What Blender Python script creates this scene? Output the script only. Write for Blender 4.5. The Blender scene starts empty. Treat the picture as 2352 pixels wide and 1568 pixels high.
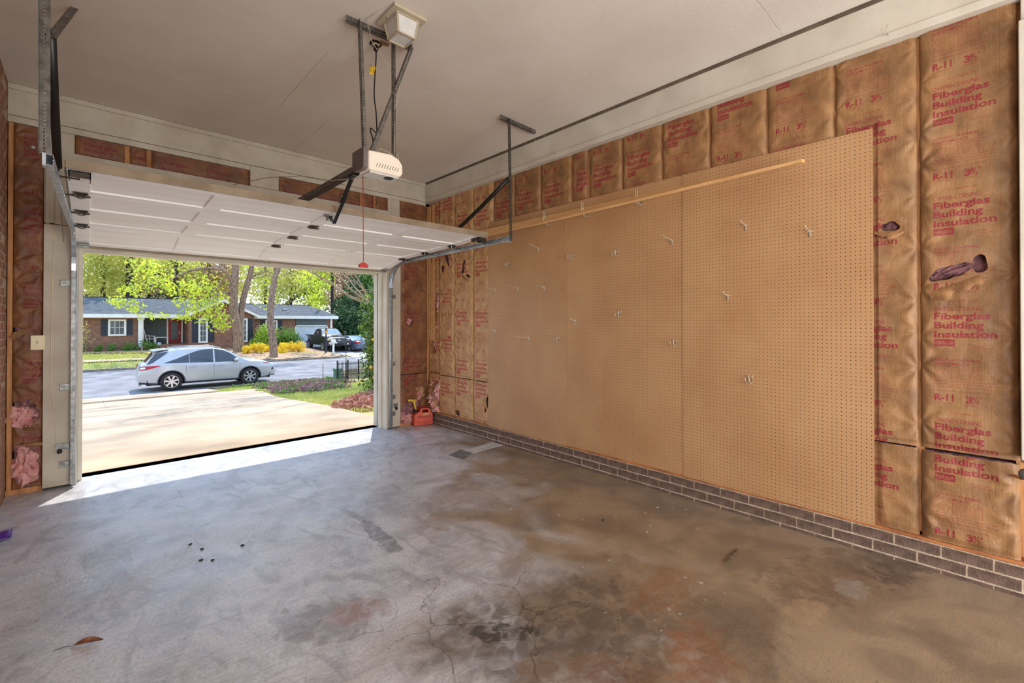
import bpy, math, random
import numpy as np
from mathutils import Vector, Matrix, noise

random.seed(7); np.random.seed(7)
sc = bpy.context.scene
C = sc.collection
PI = math.pi
R = math.radians

# ------------------------------------------------------------------ camera, light, exposure
cam_d = bpy.data.cameras.new('camera'); cam = bpy.data.objects.new('camera', cam_d); C.objects.link(cam)
cam_d.sensor_width = 36.0; cam_d.lens = 1039.0 / 2352 * 36
cam_d.shift_y = -(784 - 731.8) / 2352
cam_d.clip_start = 0.05; cam_d.clip_end = 500
cam.location = (0, 0, 1.42)
cam.rotation_euler = (R(90) + 0.0064, 0, R(-43.2))
sc.camera = cam
sc.view_settings.view_transform = 'Standard'; sc.view_settings.look = 'None'
sc.view_settings.exposure = 0.58; sc.view_settings.gamma = 1.0
sc.view_settings.use_curve_mapping = False
sc.cycles.use_denoising = True
sc.cycles.max_bounces = 10; sc.cycles.diffuse_bounces = 6; sc.cycles.transparent_max_bounces = 12
sc.cycles.sample_clamp_indirect = 6.0

SUN_DIR = Vector((0.478 * math.cos(R(57)), 0.878 * math.cos(R(57)), math.sin(R(57)))).normalized()
w = bpy.data.worlds.new('sky'); sc.world = w; w.use_nodes = True
nt = w.node_tree; nt.nodes.clear()
out = nt.nodes.new('ShaderNodeOutputWorld'); bg = nt.nodes.new('ShaderNodeBackground')
tc = nt.nodes.new('ShaderNodeTexCoord'); sep = nt.nodes.new('ShaderNodeSeparateXYZ')
rmp = nt.nodes.new('ShaderNodeValToRGB')
rmp.color_ramp.elements[0].position = 0.0; rmp.color_ramp.elements[0].color = (0.74, 0.86, 1.0, 1)
rmp.color_ramp.elements[1].position = 0.75; rmp.color_ramp.elements[1].color = (0.34, 0.56, 1.0, 1)
nt.links.new(tc.outputs['Generated'], sep.inputs[0]); nt.links.new(sep.outputs['Z'], rmp.inputs[0])
nt.links.new(rmp.outputs[0], bg.inputs[0]); bg.inputs[1].default_value = 1.6
nt.links.new(bg.outputs[0], out.inputs[0])

sun_d = bpy.data.lights.new('sun', 'SUN'); sun = bpy.data.objects.new('sun', sun_d); C.objects.link(sun)
sun_d.energy = 3.3; sun_d.angle = R(0.6); sun_d.color = (1.0, 0.91, 0.78)
sun.rotation_euler = SUN_DIR.to_track_quat('Z', 'Y').to_euler()
sun.location = (20, 30, 40)

def area(name, loc, target, sx, sy, power, col):
    d = bpy.data.lights.new(name, 'AREA'); o = bpy.data.objects.new(name, d); C.objects.link(o)
    d.shape = 'RECTANGLE'; d.size = sx; d.size_y = sy; d.energy = power; d.color = col
    o.location = loc; o.rotation_euler = (Vector(loc) - Vector(target)).to_track_quat('Z', 'Y').to_euler()
    return o
# added fill lights behind the camera, set at made-up window openings
area('rear_fill_light', (1.9, -2.85, 1.20), (1.9, 4.0, 1.35), 2.6, 2.1, 115, (1.0, 0.97, 0.93))
area('side_fill_light', (-0.50, -2.0, 1.25), (3.0, 2.2, 1.7), 1.5, 1.9, 55, (0.96, 0.98, 1.0))

# ------------------------------------------------------------------ helpers
def lin(c):
    c = c / 255.0
    return c / 12.92 if c <= 0.04045 else ((c + 0.055) / 1.055) ** 2.4
def rgb(r, g, b): return (lin(r), lin(g), lin(b), 1.0)

def mat(name, c1, c2=None, scale=8.0, rough=0.6, metal=0.0, bump=0.0, bscale=None, detail=4.0, stretch=None, lo=0.35, hi=0.65, spec=None, trans=0.0):
    m = bpy.data.materials.new(name); m.use_nodes = True
    n = m.node_tree.nodes; l = m.node_tree.links
    b = n['Principled BSDF']
    b.inputs['Roughness'].default_value = rough; b.inputs['Metallic'].default_value = metal
    if spec is not None: b.inputs['Specular IOR Level'].default_value = spec
    tcn = n.new('ShaderNodeTexCoord'); mp = n.new('ShaderNodeMapping')
    l.new(tcn.outputs['Object'], mp.inputs[0])
    if stretch: mp.inputs['Scale'].default_value = stretch
    if c2 is None:
        c2 = tuple(min(1, x * 0.86) for x in c1[:3]) + (1,)
    nz = n.new('ShaderNodeTexNoise'); nz.inputs['Scale'].default_value = scale; nz.inputs['Detail'].default_value = detail
    l.new(mp.outputs[0], nz.inputs['Vector'])
    cr = n.new('ShaderNodeValToRGB')
    cr.color_ramp.elements[0].position = lo; cr.color_ramp.elements[0].color = c1
    cr.color_ramp.elements[1].position = hi; cr.color_ramp.elements[1].color = c2
    l.new(nz.outputs['Fac'], cr.inputs[0]); l.new(cr.outputs[0], b.inputs['Base Color'])
    if bump > 0:
        n2 = n.new('ShaderNodeTexNoise'); n2.inputs['Scale'].default_value = bscale or scale * 6; n2.inputs['Detail'].default_value = 5
        l.new(mp.outputs[0], n2.inputs['Vector'])
        bp = n.new('ShaderNodeBump'); bp.inputs['Strength'].default_value = bump; bp.inputs['Distance'].default_value = 0.01
        l.new(n2.outputs['Fac'], bp.inputs['Height']); l.new(bp.outputs[0], b.inputs['Normal'])
    if trans > 0:
        tr = n.new('ShaderNodeBsdfTranslucent'); l.new(cr.outputs[0], tr.inputs['Color'])
        mx = n.new('ShaderNodeMixShader'); mx.inputs[0].default_value = trans
        l.new(b.outputs[0], mx.inputs[1]); l.new(tr.outputs[0], mx.inputs[2])
        l.new(mx.outputs[0], n['Material Output'].inputs[0])
    return m

ORG = {}
class MB:
    def __init__(s): s.v = []; s.f = []; s.smooth = False
    def add(s, vs, fs):
        o = len(s.v); s.v += [tuple(v) for v in vs]; s.f += [tuple(i + o for i in f) for f in fs]; return s
    def box(s, x0, x1, y0, y1, z0, z1):
        return s.add([(x0,y0,z0),(x1,y0,z0),(x1,y1,z0),(x0,y1,z0),(x0,y0,z1),(x1,y0,z1),(x1,y1,z1),(x0,y1,z1)],
                     [(0,3,2,1),(4,5,6,7),(0,1,5,4),(1,2,6,5),(2,3,7,6),(3,0,4,7)])
    def cbox(s, c, sz, rot=None):
        h = [x / 2 for x in sz]; vs = []
        for z in (-1, 1):
            for x, y in ((-1,-1),(1,-1),(1,1),(-1,1)):
                p = Vector((x*h[0], y*h[1], z*h[2]))
                if rot: p = rot @ p
                vs.append(Vector(c) + p)
        return s.add(vs, [(0,3,2,1),(4,5,6,7),(0,1,5,4),(1,2,6,5),(2,3,7,6),(3,0,4,7)])
    def bar(s, a, b, w, h, up=(0, 0, 1), taper=1.0):
        a = Vector(a); b = Vector(b); d = (b - a).normalized(); u = Vector(up)
        if abs(d.dot(u)) > 0.99: u = Vector((1, 0, 0))
        x = d.cross(u).normalized(); y = x.cross(d)
        vs = []
        for p, k in ((a, 1.0), (b, taper)):
            for i, j in ((-1,-1),(1,-1),(1,1),(-1,1)): vs.append(p + x * (i * w / 2 * k) + y * (j * h / 2 * k))
        return s.add(vs, [(0,1,2,3),(7,6,5,4),(0,4,5,1),(1,5,6,2),(2,6,7,3),(3,7,4,0)])
    def tube(s, pts, r, n=8, cap=True):
        pts = [Vector(p) for p in pts]; rs = r if isinstance(r, (list, tuple)) else [r] * len(pts)
        vs = []; fs = []; px = None
        for i, p in enumerate(pts):
            d = (pts[min(i + 1, len(pts) - 1)] - pts[max(i - 1, 0)])
            d = d.normalized() if d.length > 1e-9 else Vector((0, 0, 1))
            if px is None:
                u = Vector((0, 0, 1)) if abs(d.z) < 0.9 else Vector((1, 0, 0))
                px = d.cross(u).normalized()
            else:
                px = (px - d * px.dot(d)); px = px.normalized() if px.length > 1e-6 else d.orthogonal().normalized()
            py = d.cross(px)
            for k in range(n):
                a = 2 * PI * k / n; vs.append(p + (px * math.cos(a) + py * math.sin(a)) * rs[i])
        for i in range(len(pts) - 1):
            for k in range(n):
                fs.append((i*n+k, i*n+(k+1) % n, (i+1)*n+(k+1) % n, (i+1)*n+k))
        if cap:
            fs.append(tuple(range(n - 1, -1, -1))); fs.append(tuple((len(pts)-1)*n + k for k in range(n)))
        return s.add(vs, fs)
    def cyl(s, a, b, r, n=16): return s.tube([a, b], r, n)
    def prism(s, poly, axis, t0, t1):
        n = len(poly); vs = []
        for t in (t0, t1):
            for p, q in poly:
                vs.append({'x': (t, p, q), 'y': (p, t, q), 'z': (p, q, t)}[axis])
        fs = [tuple(range(n)), tuple(range(2*n-1, n-1, -1))]
        for i in range(n): fs.append((i, i + n, (i+1) % n + n, (i+1) % n))
        return s.add(vs, fs)
    def lathe(s, prof, c=(0, 0, 0), n=20, axis='z', cap=True):
        vs = []; fs = []
        for r, h in prof:
            for k in range(n):
                a = 2*PI*k/n; x, y = r*math.cos(a), r*math.sin(a)
                p = {'z': (x, y, h), 'y': (x, h, y), 'x': (h, x, y)}[axis]
                vs.append((c[0]+p[0], c[1]+p[1], c[2]+p[2]))
        m = len(prof)
        for i in range(m - 1):
            for k in range(n): fs.append((i*n+k, i*n+(k+1) % n, (i+1)*n+(k+1) % n, (i+1)*n+k))
        if cap: fs.append(tuple(range(n-1, -1, -1))); fs.append(tuple((m-1)*n+k for k in range(n)))
        return s.add(vs, fs)
    def grid(s, fn, nu, nv, keep=None):
        o = len(s.v)
        for j in range(nv + 1):
            for i in range(nu + 1): s.v.append(tuple(fn(i / nu, j / nv)))
        for j in range(nv):
            for i in range(nu):
                if keep is None or keep((i + .5) / nu, (j + .5) / nv):
                    a = o + j*(nu+1) + i; s.f.append((a, a+1, a+nu+2, a+nu+1))
        return s
    def blob(s, c, r, seed=0, amp=0.25, fr=3.0, nu=16, nv=10):
        def fn(u, v):
            a = u*2*PI; b = (v-.5)*PI
            d = Vector((math.cos(a)*math.cos(b), math.sin(a)*math.cos(b), math.sin(b)))
            k = 1 + amp * noise.fractal(d*fr + Vector((seed*7.1, seed*3.3, 1)), 1.0, 2.0, 4) * 1.6
            return (c[0]+d.x*r[0]*k, c[1]+d.y*r[1]*k, c[2]+d.z*r[2]*k)
        return s.grid(fn, nu, nv)

def mesh_of(mb, name, origin=(0, 0, 0), smooth=False):
    me = bpy.data.meshes.new(name)
    o = Vector(origin)
    vs = [(v[0]-o.x, v[1]-o.y, v[2]-o.z) for v in mb.v] if o.length > 0 else mb.v
    me.from_pydata(vs, [], mb.f); me.update()
    if smooth or mb.smooth:
        me.polygons.foreach_set('use_smooth', [True]*len(me.polygons))
    return me
def fixn(me):
    import bmesh
    bm = bmesh.new(); bm.from_mesh(me); bmesh.ops.recalc_face_normals(bm, faces=bm.faces); bm.to_mesh(me); bm.free()

def build(name, mb, m, parent=None, smooth=False, bev=0.0, fix=True, org=None, uv=None):
    """one mesh object; vertices are given in the frame of the parent's own root (ORG) or world"""
    o0 = org if org is not None else (ORG.get(parent.name, Vector((0,0,0))) if parent else Vector((0,0,0)))
    me = mesh_of(mb, name, o0, smooth)
    if fix: fixn(me)
    me.materials.append(m)
    ob = bpy.data.objects.new(name, me); C.objects.link(ob)
    if parent:
        ob.parent = parent; ORG[ob.name] = Vector(o0)
    elif org is not None:
        ob.location = org; ORG[ob.name] = Vector(org)
    else: ORG[ob.name] = Vector((0, 0, 0))
    if bev > 0:
        b = ob.modifiers.new('bevel', 'BEVEL'); b.width = bev; b.segments = 2; b.limit_method = 'ANGLE'; b.angle_limit = R(40)
    return ob
def tag(o, label, cat, group=None, kind=None):
    if label: o['label'] = label
    if cat: o['category'] = cat
    if group: o['group'] = group
    if kind: o['kind'] = kind
    return o
def thing(name, loc, label, cat, group=None, rotz=0.0, world=True):
    o = bpy.data.objects.new(name, None); C.objects.link(o); o.location = loc; o.rotation_euler = (0, 0, rotz)
    o.empty_display_size = 0.1
    ORG[o.name] = Vector(loc) if world else Vector((0, 0, 0))
    return tag(o, label, cat, group)
def struct(name, mb, m, label=None, parent=None, **k):
    o = build(name, mb, m, parent, **k)
    if parent is None: o['kind'] = 'structure'
    if label: o['label'] = label
    return o
def inst(name, me, loc, parent, rot=None, scl=None):
    o = bpy.data.objects.new(name, me); C.objects.link(o); o.location = loc
    if parent: o.parent = parent
    if rot: o.rotation_euler = rot
    if scl: o.scale = scl
    return o
def copy_tree(o, parent=None):
    c = o.copy(); C.objects.link(c)
    if parent: c.parent = parent
    for ch in list(o.children): copy_tree(ch, c)
    return c
def nz(x, y, z=0.0): return noise.noise(Vector((x, y, z)))

# ------------------------------------------------------------------ materials
M = {}
M['white_paint'] = mat('cream_trim_paint', rgb(196,186,168), rgb(180,168,150), 5, 0.55, bump=0.15, bscale=60)
M['white_paint2'] = mat('cream_board_paint', rgb(212,205,190), rgb(196,188,172), 3, 0.5, bump=0.12, bscale=50)
M['ceiling'] = mat('ceiling_paint', rgb(226,217,206), rgb(218,208,196), 1.5, 0.8, bump=0.25, bscale=140)
M['door_in'] = mat('garage_door_paint', rgb(246,244,240), rgb(236,233,227), 4, 0.5, bump=0.2, bscale=80, stretch=(0.3, 3, 1))
M['door_edge'] = mat('garage_door_edge', rgb(150,132,108), rgb(128,110,88), 8, 0.7)
M['stud'] = mat('stud_pine', rgb(196,140,88), rgb(160,104,60), 6, 0.7, stretch=(6, 6, 0.6), bump=0.1)
M['pine'] = mat('fresh_pine', rgb(226,180,122), rgb(206,154,96), 10, 0.55, stretch=(8, 0.5, 8))
M['brick'] = mat('dark_brick', rgb(122,98,84), rgb(90,70,60), 14, 0.9, bump=0.6, bscale=90)
M['brick_red'] = mat('red_brown_brick', rgb(176,132,106), rgb(140,98,78), 9, 0.9, bump=0.5, bscale=90)
M['mortar'] = mat('mortar', rgb(206,186,162), rgb(178,156,132), 20, 0.95, bump=0.5, bscale=120)
M['pegboard'] = mat('brown_hardboard', rgb(188,146,102), rgb(178,134,92), 2.2, 0.5, bump=0.04, bscale=200)
M['steel'] = mat('galvanised_steel', rgb(150,150,148), rgb(112,112,108), 30, 0.42, 0.85)
M['steel_dull'] = mat('dull_steel_angle', rgb(126,122,114), rgb(92,88,82), 26, 0.5, 0.6)
M['track'] = mat('track_steel', rgb(196,204,212), rgb(160,170,178), 18, 0.35, 0.8)
M['hw_dark'] = mat('dark_hinge_steel', rgb(72,62,52), rgb(48,40,34), 24, 0.5, 0.6)
M['black'] = mat('black_plastic', rgb(26,25,26), rgb(16,16,17), 12, 0.4)
M['opener_white'] = mat('opener_cream_plastic', rgb(238,226,208), rgb(230,216,196), 3, 0.4)
M['opener_grey'] = mat('opener_grey_plastic', rgb(108,98,92), rgb(92,84,78), 6, 0.5)
M['lens'] = mat('frosted_glass', rgb(214,212,206), rgb(200,198,192), 20, 0.35)
M['fixture'] = mat('fixture_beige_metal', rgb(196,184,160), rgb(182,168,142), 6, 0.45)
M['wire'] = mat('old_white_wire', rgb(196,180,156), rgb(172,156,132), 20, 0.6)
M['hook'] = mat('zinc_hook', rgb(220,214,196), rgb(186,178,158), 20, 0.4, 0.4)
M['pink'] = mat('pink_fiberglass', rgb(234,182,174), rgb(186,112,108), 16, 0.95, bump=0.8, bscale=60, lo=0.35, hi=0.7)
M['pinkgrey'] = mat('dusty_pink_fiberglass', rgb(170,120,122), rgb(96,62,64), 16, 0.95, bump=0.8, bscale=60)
M['kraft_torn'] = mat('torn_kraft_paper', rgb(176,130,84), rgb(132,92,58), 12, 0.7, bump=0.3)
M['red_plastic'] = mat('faded_red_plastic', rgb(206,84,60), rgb(176,60,44), 7, 0.5)
M['yellow'] = mat('yellow_plastic', rgb(236,200,60), rgb(214,172,48), 9, 0.45)
M['red'] = mat('red_cord', rgb(190,48,40), rgb(150,36,32), 9, 0.6)
M['purple'] = mat('purple_plastic', rgb(92,44,150), rgb(70,30,122), 9, 0.4)
M['ivory'] = mat('ivory_plastic', rgb(236,222,184), rgb(226,210,170), 5, 0.4)
M['leafbrown'] = mat('dry_leaf', rgb(160,110,80), rgb(110,70,48), 20, 0.7)
M['debris'] = mat('dark_debris', rgb(40,36,34), rgb(24,22,20), 20, 0.8)
M['dark'] = mat('dark_void', rgb(34,26,22), rgb(22,16,14), 8, 0.9)

# ------------------------------------------------------------------ insulation print, drawn in code
TW, TH = 512, 832                    # 0.384 m x 0.624 m
PX = 0.75                            # mm per pixel
def text_tris(body, bold):
    cu = bpy.data.curves.new('t', 'FONT'); cu.body = body; cu.size = 1.0; cu.offset = bold; cu.resolution_u = 3
    ob = bpy.data.objects.new('t', cu); C.objects.link(ob)
    me = ob.to_mesh(); me.calc_loop_triangles()
    v = np.array([tuple(p.co[:2]) for p in me.vertices]).reshape(-1, 2)
    t = np.array([tuple(x.vertices) for x in me.loop_triangles], dtype=int).reshape(-1, 3)
    ob.to_mesh_clear(); bpy.data.objects.remove(ob); bpy.data.curves.remove(cu)
    return v, t
def raster(img, v, t, val=1.0):
    H, W_ = img.shape
    for a, b, c in v[t]:
        x0 = max(int(math.floor(min(a[0], b[0], c[0]))), 0); x1 = min(int(math.ceil(max(a[0], b[0], c[0]))) + 1, W_)
        y0 = max(int(math.floor(min(a[1], b[1], c[1]))), 0); y1 = min(int(math.ceil(max(a[1], b[1], c[1]))) + 1, H)
        if x1 <= x0 or y1 <= y0: continue
        X, Y = np.meshgrid(np.arange(x0, x1) + .5, np.arange(y0, y1) + .5)
        d = (b[0]-a[0])*(c[1]-a[1]) - (b[1]-a[1])*(c[0]-a[0])
        if abs(d) < 1e-9: continue
        s = ((X-a[0])*(c[1]-a[1]) - (Y-a[1])*(c[0]-a[0])) / d
        u = ((b[0]-a[0])*(Y-a[1]) - (b[1]-a[1])*(X-a[0])) / d
        k = (s >= -1e-6) & (u >= -1e-6) & (s + u <= 1 + 1e-6)
        img[y0:y1, x0:x1][k] = val
SS = 2
def put(img, body, x, ytop, h, width=None, bold=0.02, val=1.0, capref='H'):
    """text with cap height h and left/top at x,ytop (pixels from the top left of the tile)"""
    v, t = text_tris(body, bold)
    if len(v) == 0: return
    vc, _ = text_tris(capref, bold)
    c0, c1 = vc[:, 1].min(), vc[:, 1].max()
    sy = h / (c1 - c0)
    w0 = v[:, 0].max() - v[:, 0].min()
    sx = (width / w0) if width else sy
    q = np.empty_like(v); q[:, 0] = (x + (v[:, 0] - v[:, 0].min()) * sx) * SS
    q[:, 1] = (ytop + (c1 - v[:, 1]) * sy) * SS
    raster(img, q, t, val)
def make_print():
    ink = np.zeros((TH*SS, TW*SS), np.float32)
    k = TH / 257.6                       # photo pixels of the nearest batt -> tile pixels
    X0 = 76; XW = 330
    put(ink, 'OWENS-CORNING', X0, 2*k, 9.5*k, 250, 0.004)
    put(ink, 'Fiberglas', X0, 15*k, 16*k, 296, 0.035)
    put(ink, 'Building', X0, 36*k, 16*k, 262, 0.035)
    put(ink, 'Insulation', X0, 57*k, 16*k, XW, 0.035)
    b = ink[int(77*k)*SS:int(93*k)*SS, X0*SS:(X0+112)*SS]; b[:] = 1
    put(ink, 'FIBERGLAS', X0+8, 81.5*k, 7*k, 94, 0.0, 0.0)
    put(ink, 'Apply this side', X0+190, 88*k, 3.2*k, 88, 0.0)
    put(ink, 'toward living space.', X0+196, 93.2*k, 3.2*k, 122, 0.0)
    put(ink, 'ASSURED THERMAL', X0, 121*k, 6.6*k, 246, 0.008)
    put(ink, 'PERFORMANCE', X0, 130*k, 6.6*k, 186, 0.008)
    def line(x0, y0, x1, y1, wd=1.6):
        n = int(max(abs(x1-x0), abs(y1-y0)) * SS) + 1
        for i in range(n + 1):
            x = (x0+(x1-x0)*i/n)*SS; y = (y0+(y1-y0)*i/n)*SS; r = wd*SS/2
            ink[int(y-r):int(y+r)+1, int(x-r):int(x+r)+1] = 1
    bx0, bx1, by0, by1, bm = X0, X0+250, 139*k, 167*k, X0+94
    for a in ((bx0,by0,bx1,by0),(bx0,by1,bx1,by1),(bx0,by0,bx0,by1),(bx1,by0,bx1,by1),(bm,by0,bm,by1)): line(*a)
    line(X0+10, 152*k, X0+46, 143*k, 1.2); line(X0+46, 143*k, X0+84, 152*k, 1.2)
    line(X0+16, 151*k, X0+20, 158*k, 1.0); line(X0+78, 151*k, X0+74, 158*k, 1.0)
    put(ink, 'NAHB', X0+32, 149*k, 2.4*k, 28, 0.0); put(ink, 'RESEARCH', X0+26, 154*k, 2.4*k, 40, 0.0)
    put(ink, 'CERTIFIED', X0+22, 160*k, 3.0*k, 50, 0.0)
    rr = random.Random(3)
    for i in range(9):
        y = (142 + i*2.7)*k; x = bm + 7
        while x < bx1 - 12:
            wd = rr.uniform(6, 22); line(x, y, min(x+wd, bx1-7), y, 1.3); x += wd + rr.uniform(4, 7)
    put(ink, 'WARNING:', X0, 171*k, 3.8*k, 66, 0.008)
    put(ink, 'The facing on this insulation will', X0+78, 171*k, 3.6*k, 240, 0.0)
    put(ink, 'burn and SHOULD NOT BE LEFT EXPOSED. The facing', X0, 177.5*k, 3.6*k, 326, 0.0)
    put(ink, 'must be installed next to the wall or ceiling.', X0, 184*k, 3.6*k, 286, 0.0)
    put(ink, 'Insulation inside this building is noncombustible.', X0, 194*k, 3.0*k, 284, 0.0)
    put(ink, 'R-11', X0, 203.5*k, 16*k, 106, 0.04)
    put(ink, 'WITH FACING ONLY', X0+6, 222.5*k, 3*k, 96, 0.0)
    put(ink, '3', X0+168, 205*k, 16*k, 34, 0.045)
    put(ink, '1', X0+203, 204*k, 8.5*k, 12, 0.03); put(ink, '2', X0+220, 213*k, 8.5*k, 18, 0.03)
    line(X0+206, 221*k, X0+228, 205*k, 3.2)
    line(X0+243, 204*k, X0+240, 208*k, 3); line(X0+250, 204*k, X0+247, 208*k, 3)
    line(X0+168, 224.5*k, X0+228, 224.5*k, 1.4); line(X0+168, 227*k, X0+228, 227*k, 1.4)
    put(ink, 'A-11216876-13F', X0+82, 244*k, 4.2*k, 150, 0.0)
    ink = ink.reshape(TH, SS, TW, SS).mean(axis=(1, 3))
    st = np.zeros((TH, TW), np.float32)
    rs = np.random.RandomState(5)
    xs = [30, 52, 96, 118, 142, 168, 196, 214, 236, 262, 284, 306, 318, 338, 356, 372, 392, 404, 424, 444, 452, 470, 488]
    for x in xs:
        a = 0.35 + 0.5*rs.rand() if x > 190 else 0.25*rs.rand()+0.1
        jit = np.cumsum(rs.randn(TH))*0.03; jit -= np.linspace(0, jit[-1], TH)
        for y in range(TH):
            xi = int(x + jit[y]); st[y, xi % TW] = max(st[y, xi % TW], a); st[y, (xi+1) % TW] = max(st[y, (xi+1) % TW], a*0.5)
    wearn = rs.rand(TH//8+1, TW//8+1).repeat(8, 0).repeat(8, 1)[:TH, :TW]
    ink = ink*(0.72 + 0.28*wearn)
    img = bpy.data.images.new('kraft_print', TW, TH, float_buffer=False, is_data=True)
    px = np.zeros((TH, TW, 4), np.float32); px[..., 0] = ink[::-1]; px[..., 1] = st[::-1]; px[..., 3] = 1
    img.pixels.foreach_set(px.ravel()); img.pack()
    return img
PRINT = make_print()

def kraft_mat(name, c1, c2, inkc, dust=0.35):
    m = bpy.data.materials.new(name); m.use_nodes = True; n = m.node_tree.nodes; l = m.node_tree.links
    b = n['Principled BSDF']; b.inputs['Roughness'].default_value = 0.55
    uvn = n.new('ShaderNodeUVMap'); im = n.new('ShaderNodeTexImage'); im.image = PRINT; im.extension = 'REPEAT'
    l.new(uvn.outputs[0], im.inputs[0])
    sp = n.new('ShaderNodeSeparateColor'); l.new(im.outputs['Color'], sp.inputs[0])
    tcn = n.new('ShaderNodeTexCoord'); mp = n.new('ShaderNodeMapping'); l.new(tcn.outputs['Object'], mp.inputs[0])
    def noi(s, d=4):
        q = n.new('ShaderNodeTexNoise'); q.inputs['Scale'].default_value = s; q.inputs['Detail'].default_value = d
        l.new(mp.outputs[0], q.inputs['Vector']); return q
    n1 = noi(7); cr = n.new('ShaderNodeValToRGB')
    cr.color_ramp.elements[0].position = 0.36; cr.color_ramp.elements[0].color = c1
    cr.color_ramp.elements[1].position = 0.66; cr.color_ramp.elements[1].color = c2
    l.new(n1.outputs['Fac'], cr.inputs[0])
    n2 = noi(120, 3); mg = n.new('ShaderNodeMix'); mg.data_type = 'RGBA'; mg.blend_type = 'MULTIPLY'
    g = n.new('ShaderNodeMapRange'); g.inputs[1].default_value = 0.35; g.inputs[2].default_value = 0.65; g.inputs[3].default_value = 0.86; g.inputs[4].default_value = 1.05
    l.new(n2.outputs['Fac'], g.inputs[0])
    cc = n.new('ShaderNodeCombineColor'); [l.new(g.outputs[0], cc.inputs[i]) for i in range(3)]
    mg.inputs[0].default_value = 1; l.new(cr.outputs[0], mg.inputs[6]); l.new(cc.outputs[0], mg.inputs[7])
    ms = n.new('ShaderNodeMix'); ms.data_type = 'RGBA'; ms.inputs[7].default_value = rgb(66, 42, 26)
    sm = n.new('ShaderNodeMath'); sm.operation = 'MULTIPLY'; sm.inputs[1].default_value = 0.55; l.new(sp.outputs[1], sm.inputs[0])
    l.new(sm.outputs[0], ms.inputs[0]); l.new(mg.outputs[2], ms.inputs[6])
    mi = n.new('ShaderNodeMix'); mi.data_type = 'RGBA'; mi.inputs[7].default_value = inkc
    im2 = n.new('ShaderNodeMath'); im2.operation = 'MULTIPLY'; im2.inputs[1].default_value = 1.0; l.new(sp.outputs[0], im2.inputs[0])
    l.new(im2.outputs[0], mi.inputs[0]); l.new(ms.outputs[2], mi.inputs[6])
    # dust and pale wear
    n3 = noi(3.2, 6); dm = n.new('ShaderNodeMapRange'); dm.inputs[1].default_value = 0.52; dm.inputs[2].default_value = 0.75; dm.inputs[4].default_value = dust
    l.new(n3.outputs['Fac'], dm.inputs[0])
    md = n.new('ShaderNodeMix'); md.data_type = 'RGBA'; md.inputs[7].default_value = rgb(196, 170, 138)
    l.new(dm.outputs[0], md.inputs[0]); l.new(mi.outputs[2], md.inputs[6])
    l.new(md.outputs[2], b.inputs['Base Color'])
    # crinkled paper relief
    mp2 = n.new('ShaderNodeMapping'); mp2.inputs['Scale'].default_value = (1, 1, 0.45); mp2.inputs['Rotation'].default_value = (0.6, 0.2, 0.3)
    l.new(tcn.outputs['Object'], mp2.inputs[0])
    vn = n.new('ShaderNodeTexNoise'); vn.inputs['Scale'].default_value = 16; vn.inputs['Detail'].default_value = 6; vn.inputs['Distortion'].default_value = 1.4
    l.new(mp2.outputs[0], vn.inputs['Vector'])
    bp = n.new('ShaderNodeBump'); bp.inputs['Strength'].default_value = 0.5; bp.inputs['Distance'].default_value = 0.008
    l.new(vn.outputs['Fac'], bp.inputs['Height']); l.new(bp.outputs[0], b.inputs['Normal'])
    return m
K_A = kraft_mat('kraft_paper', rgb(166,122,78), rgb(130,92,56), rgb(138,20,42), dust=0.20)
K_B = kraft_mat('kraft_paper_light', rgb(206,164,114), rgb(182,136,90), rgb(168,44,56), dust=0.22)
K_C = kraft_mat('kraft_paper_dark', rgb(138,88,48), rgb(100,60,32), rgb(118,24,34), dust=0.08)

# ------------------------------------------------------------------ geometry constants
XR, XL, YF, YB, ZC = 3.545, -0.48, 5.50, -3.0, 3.37
BZ = 0.16
PEG_Y0, PEG_Z0, PEG_X = 0.505, 0.172, 3.520

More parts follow.
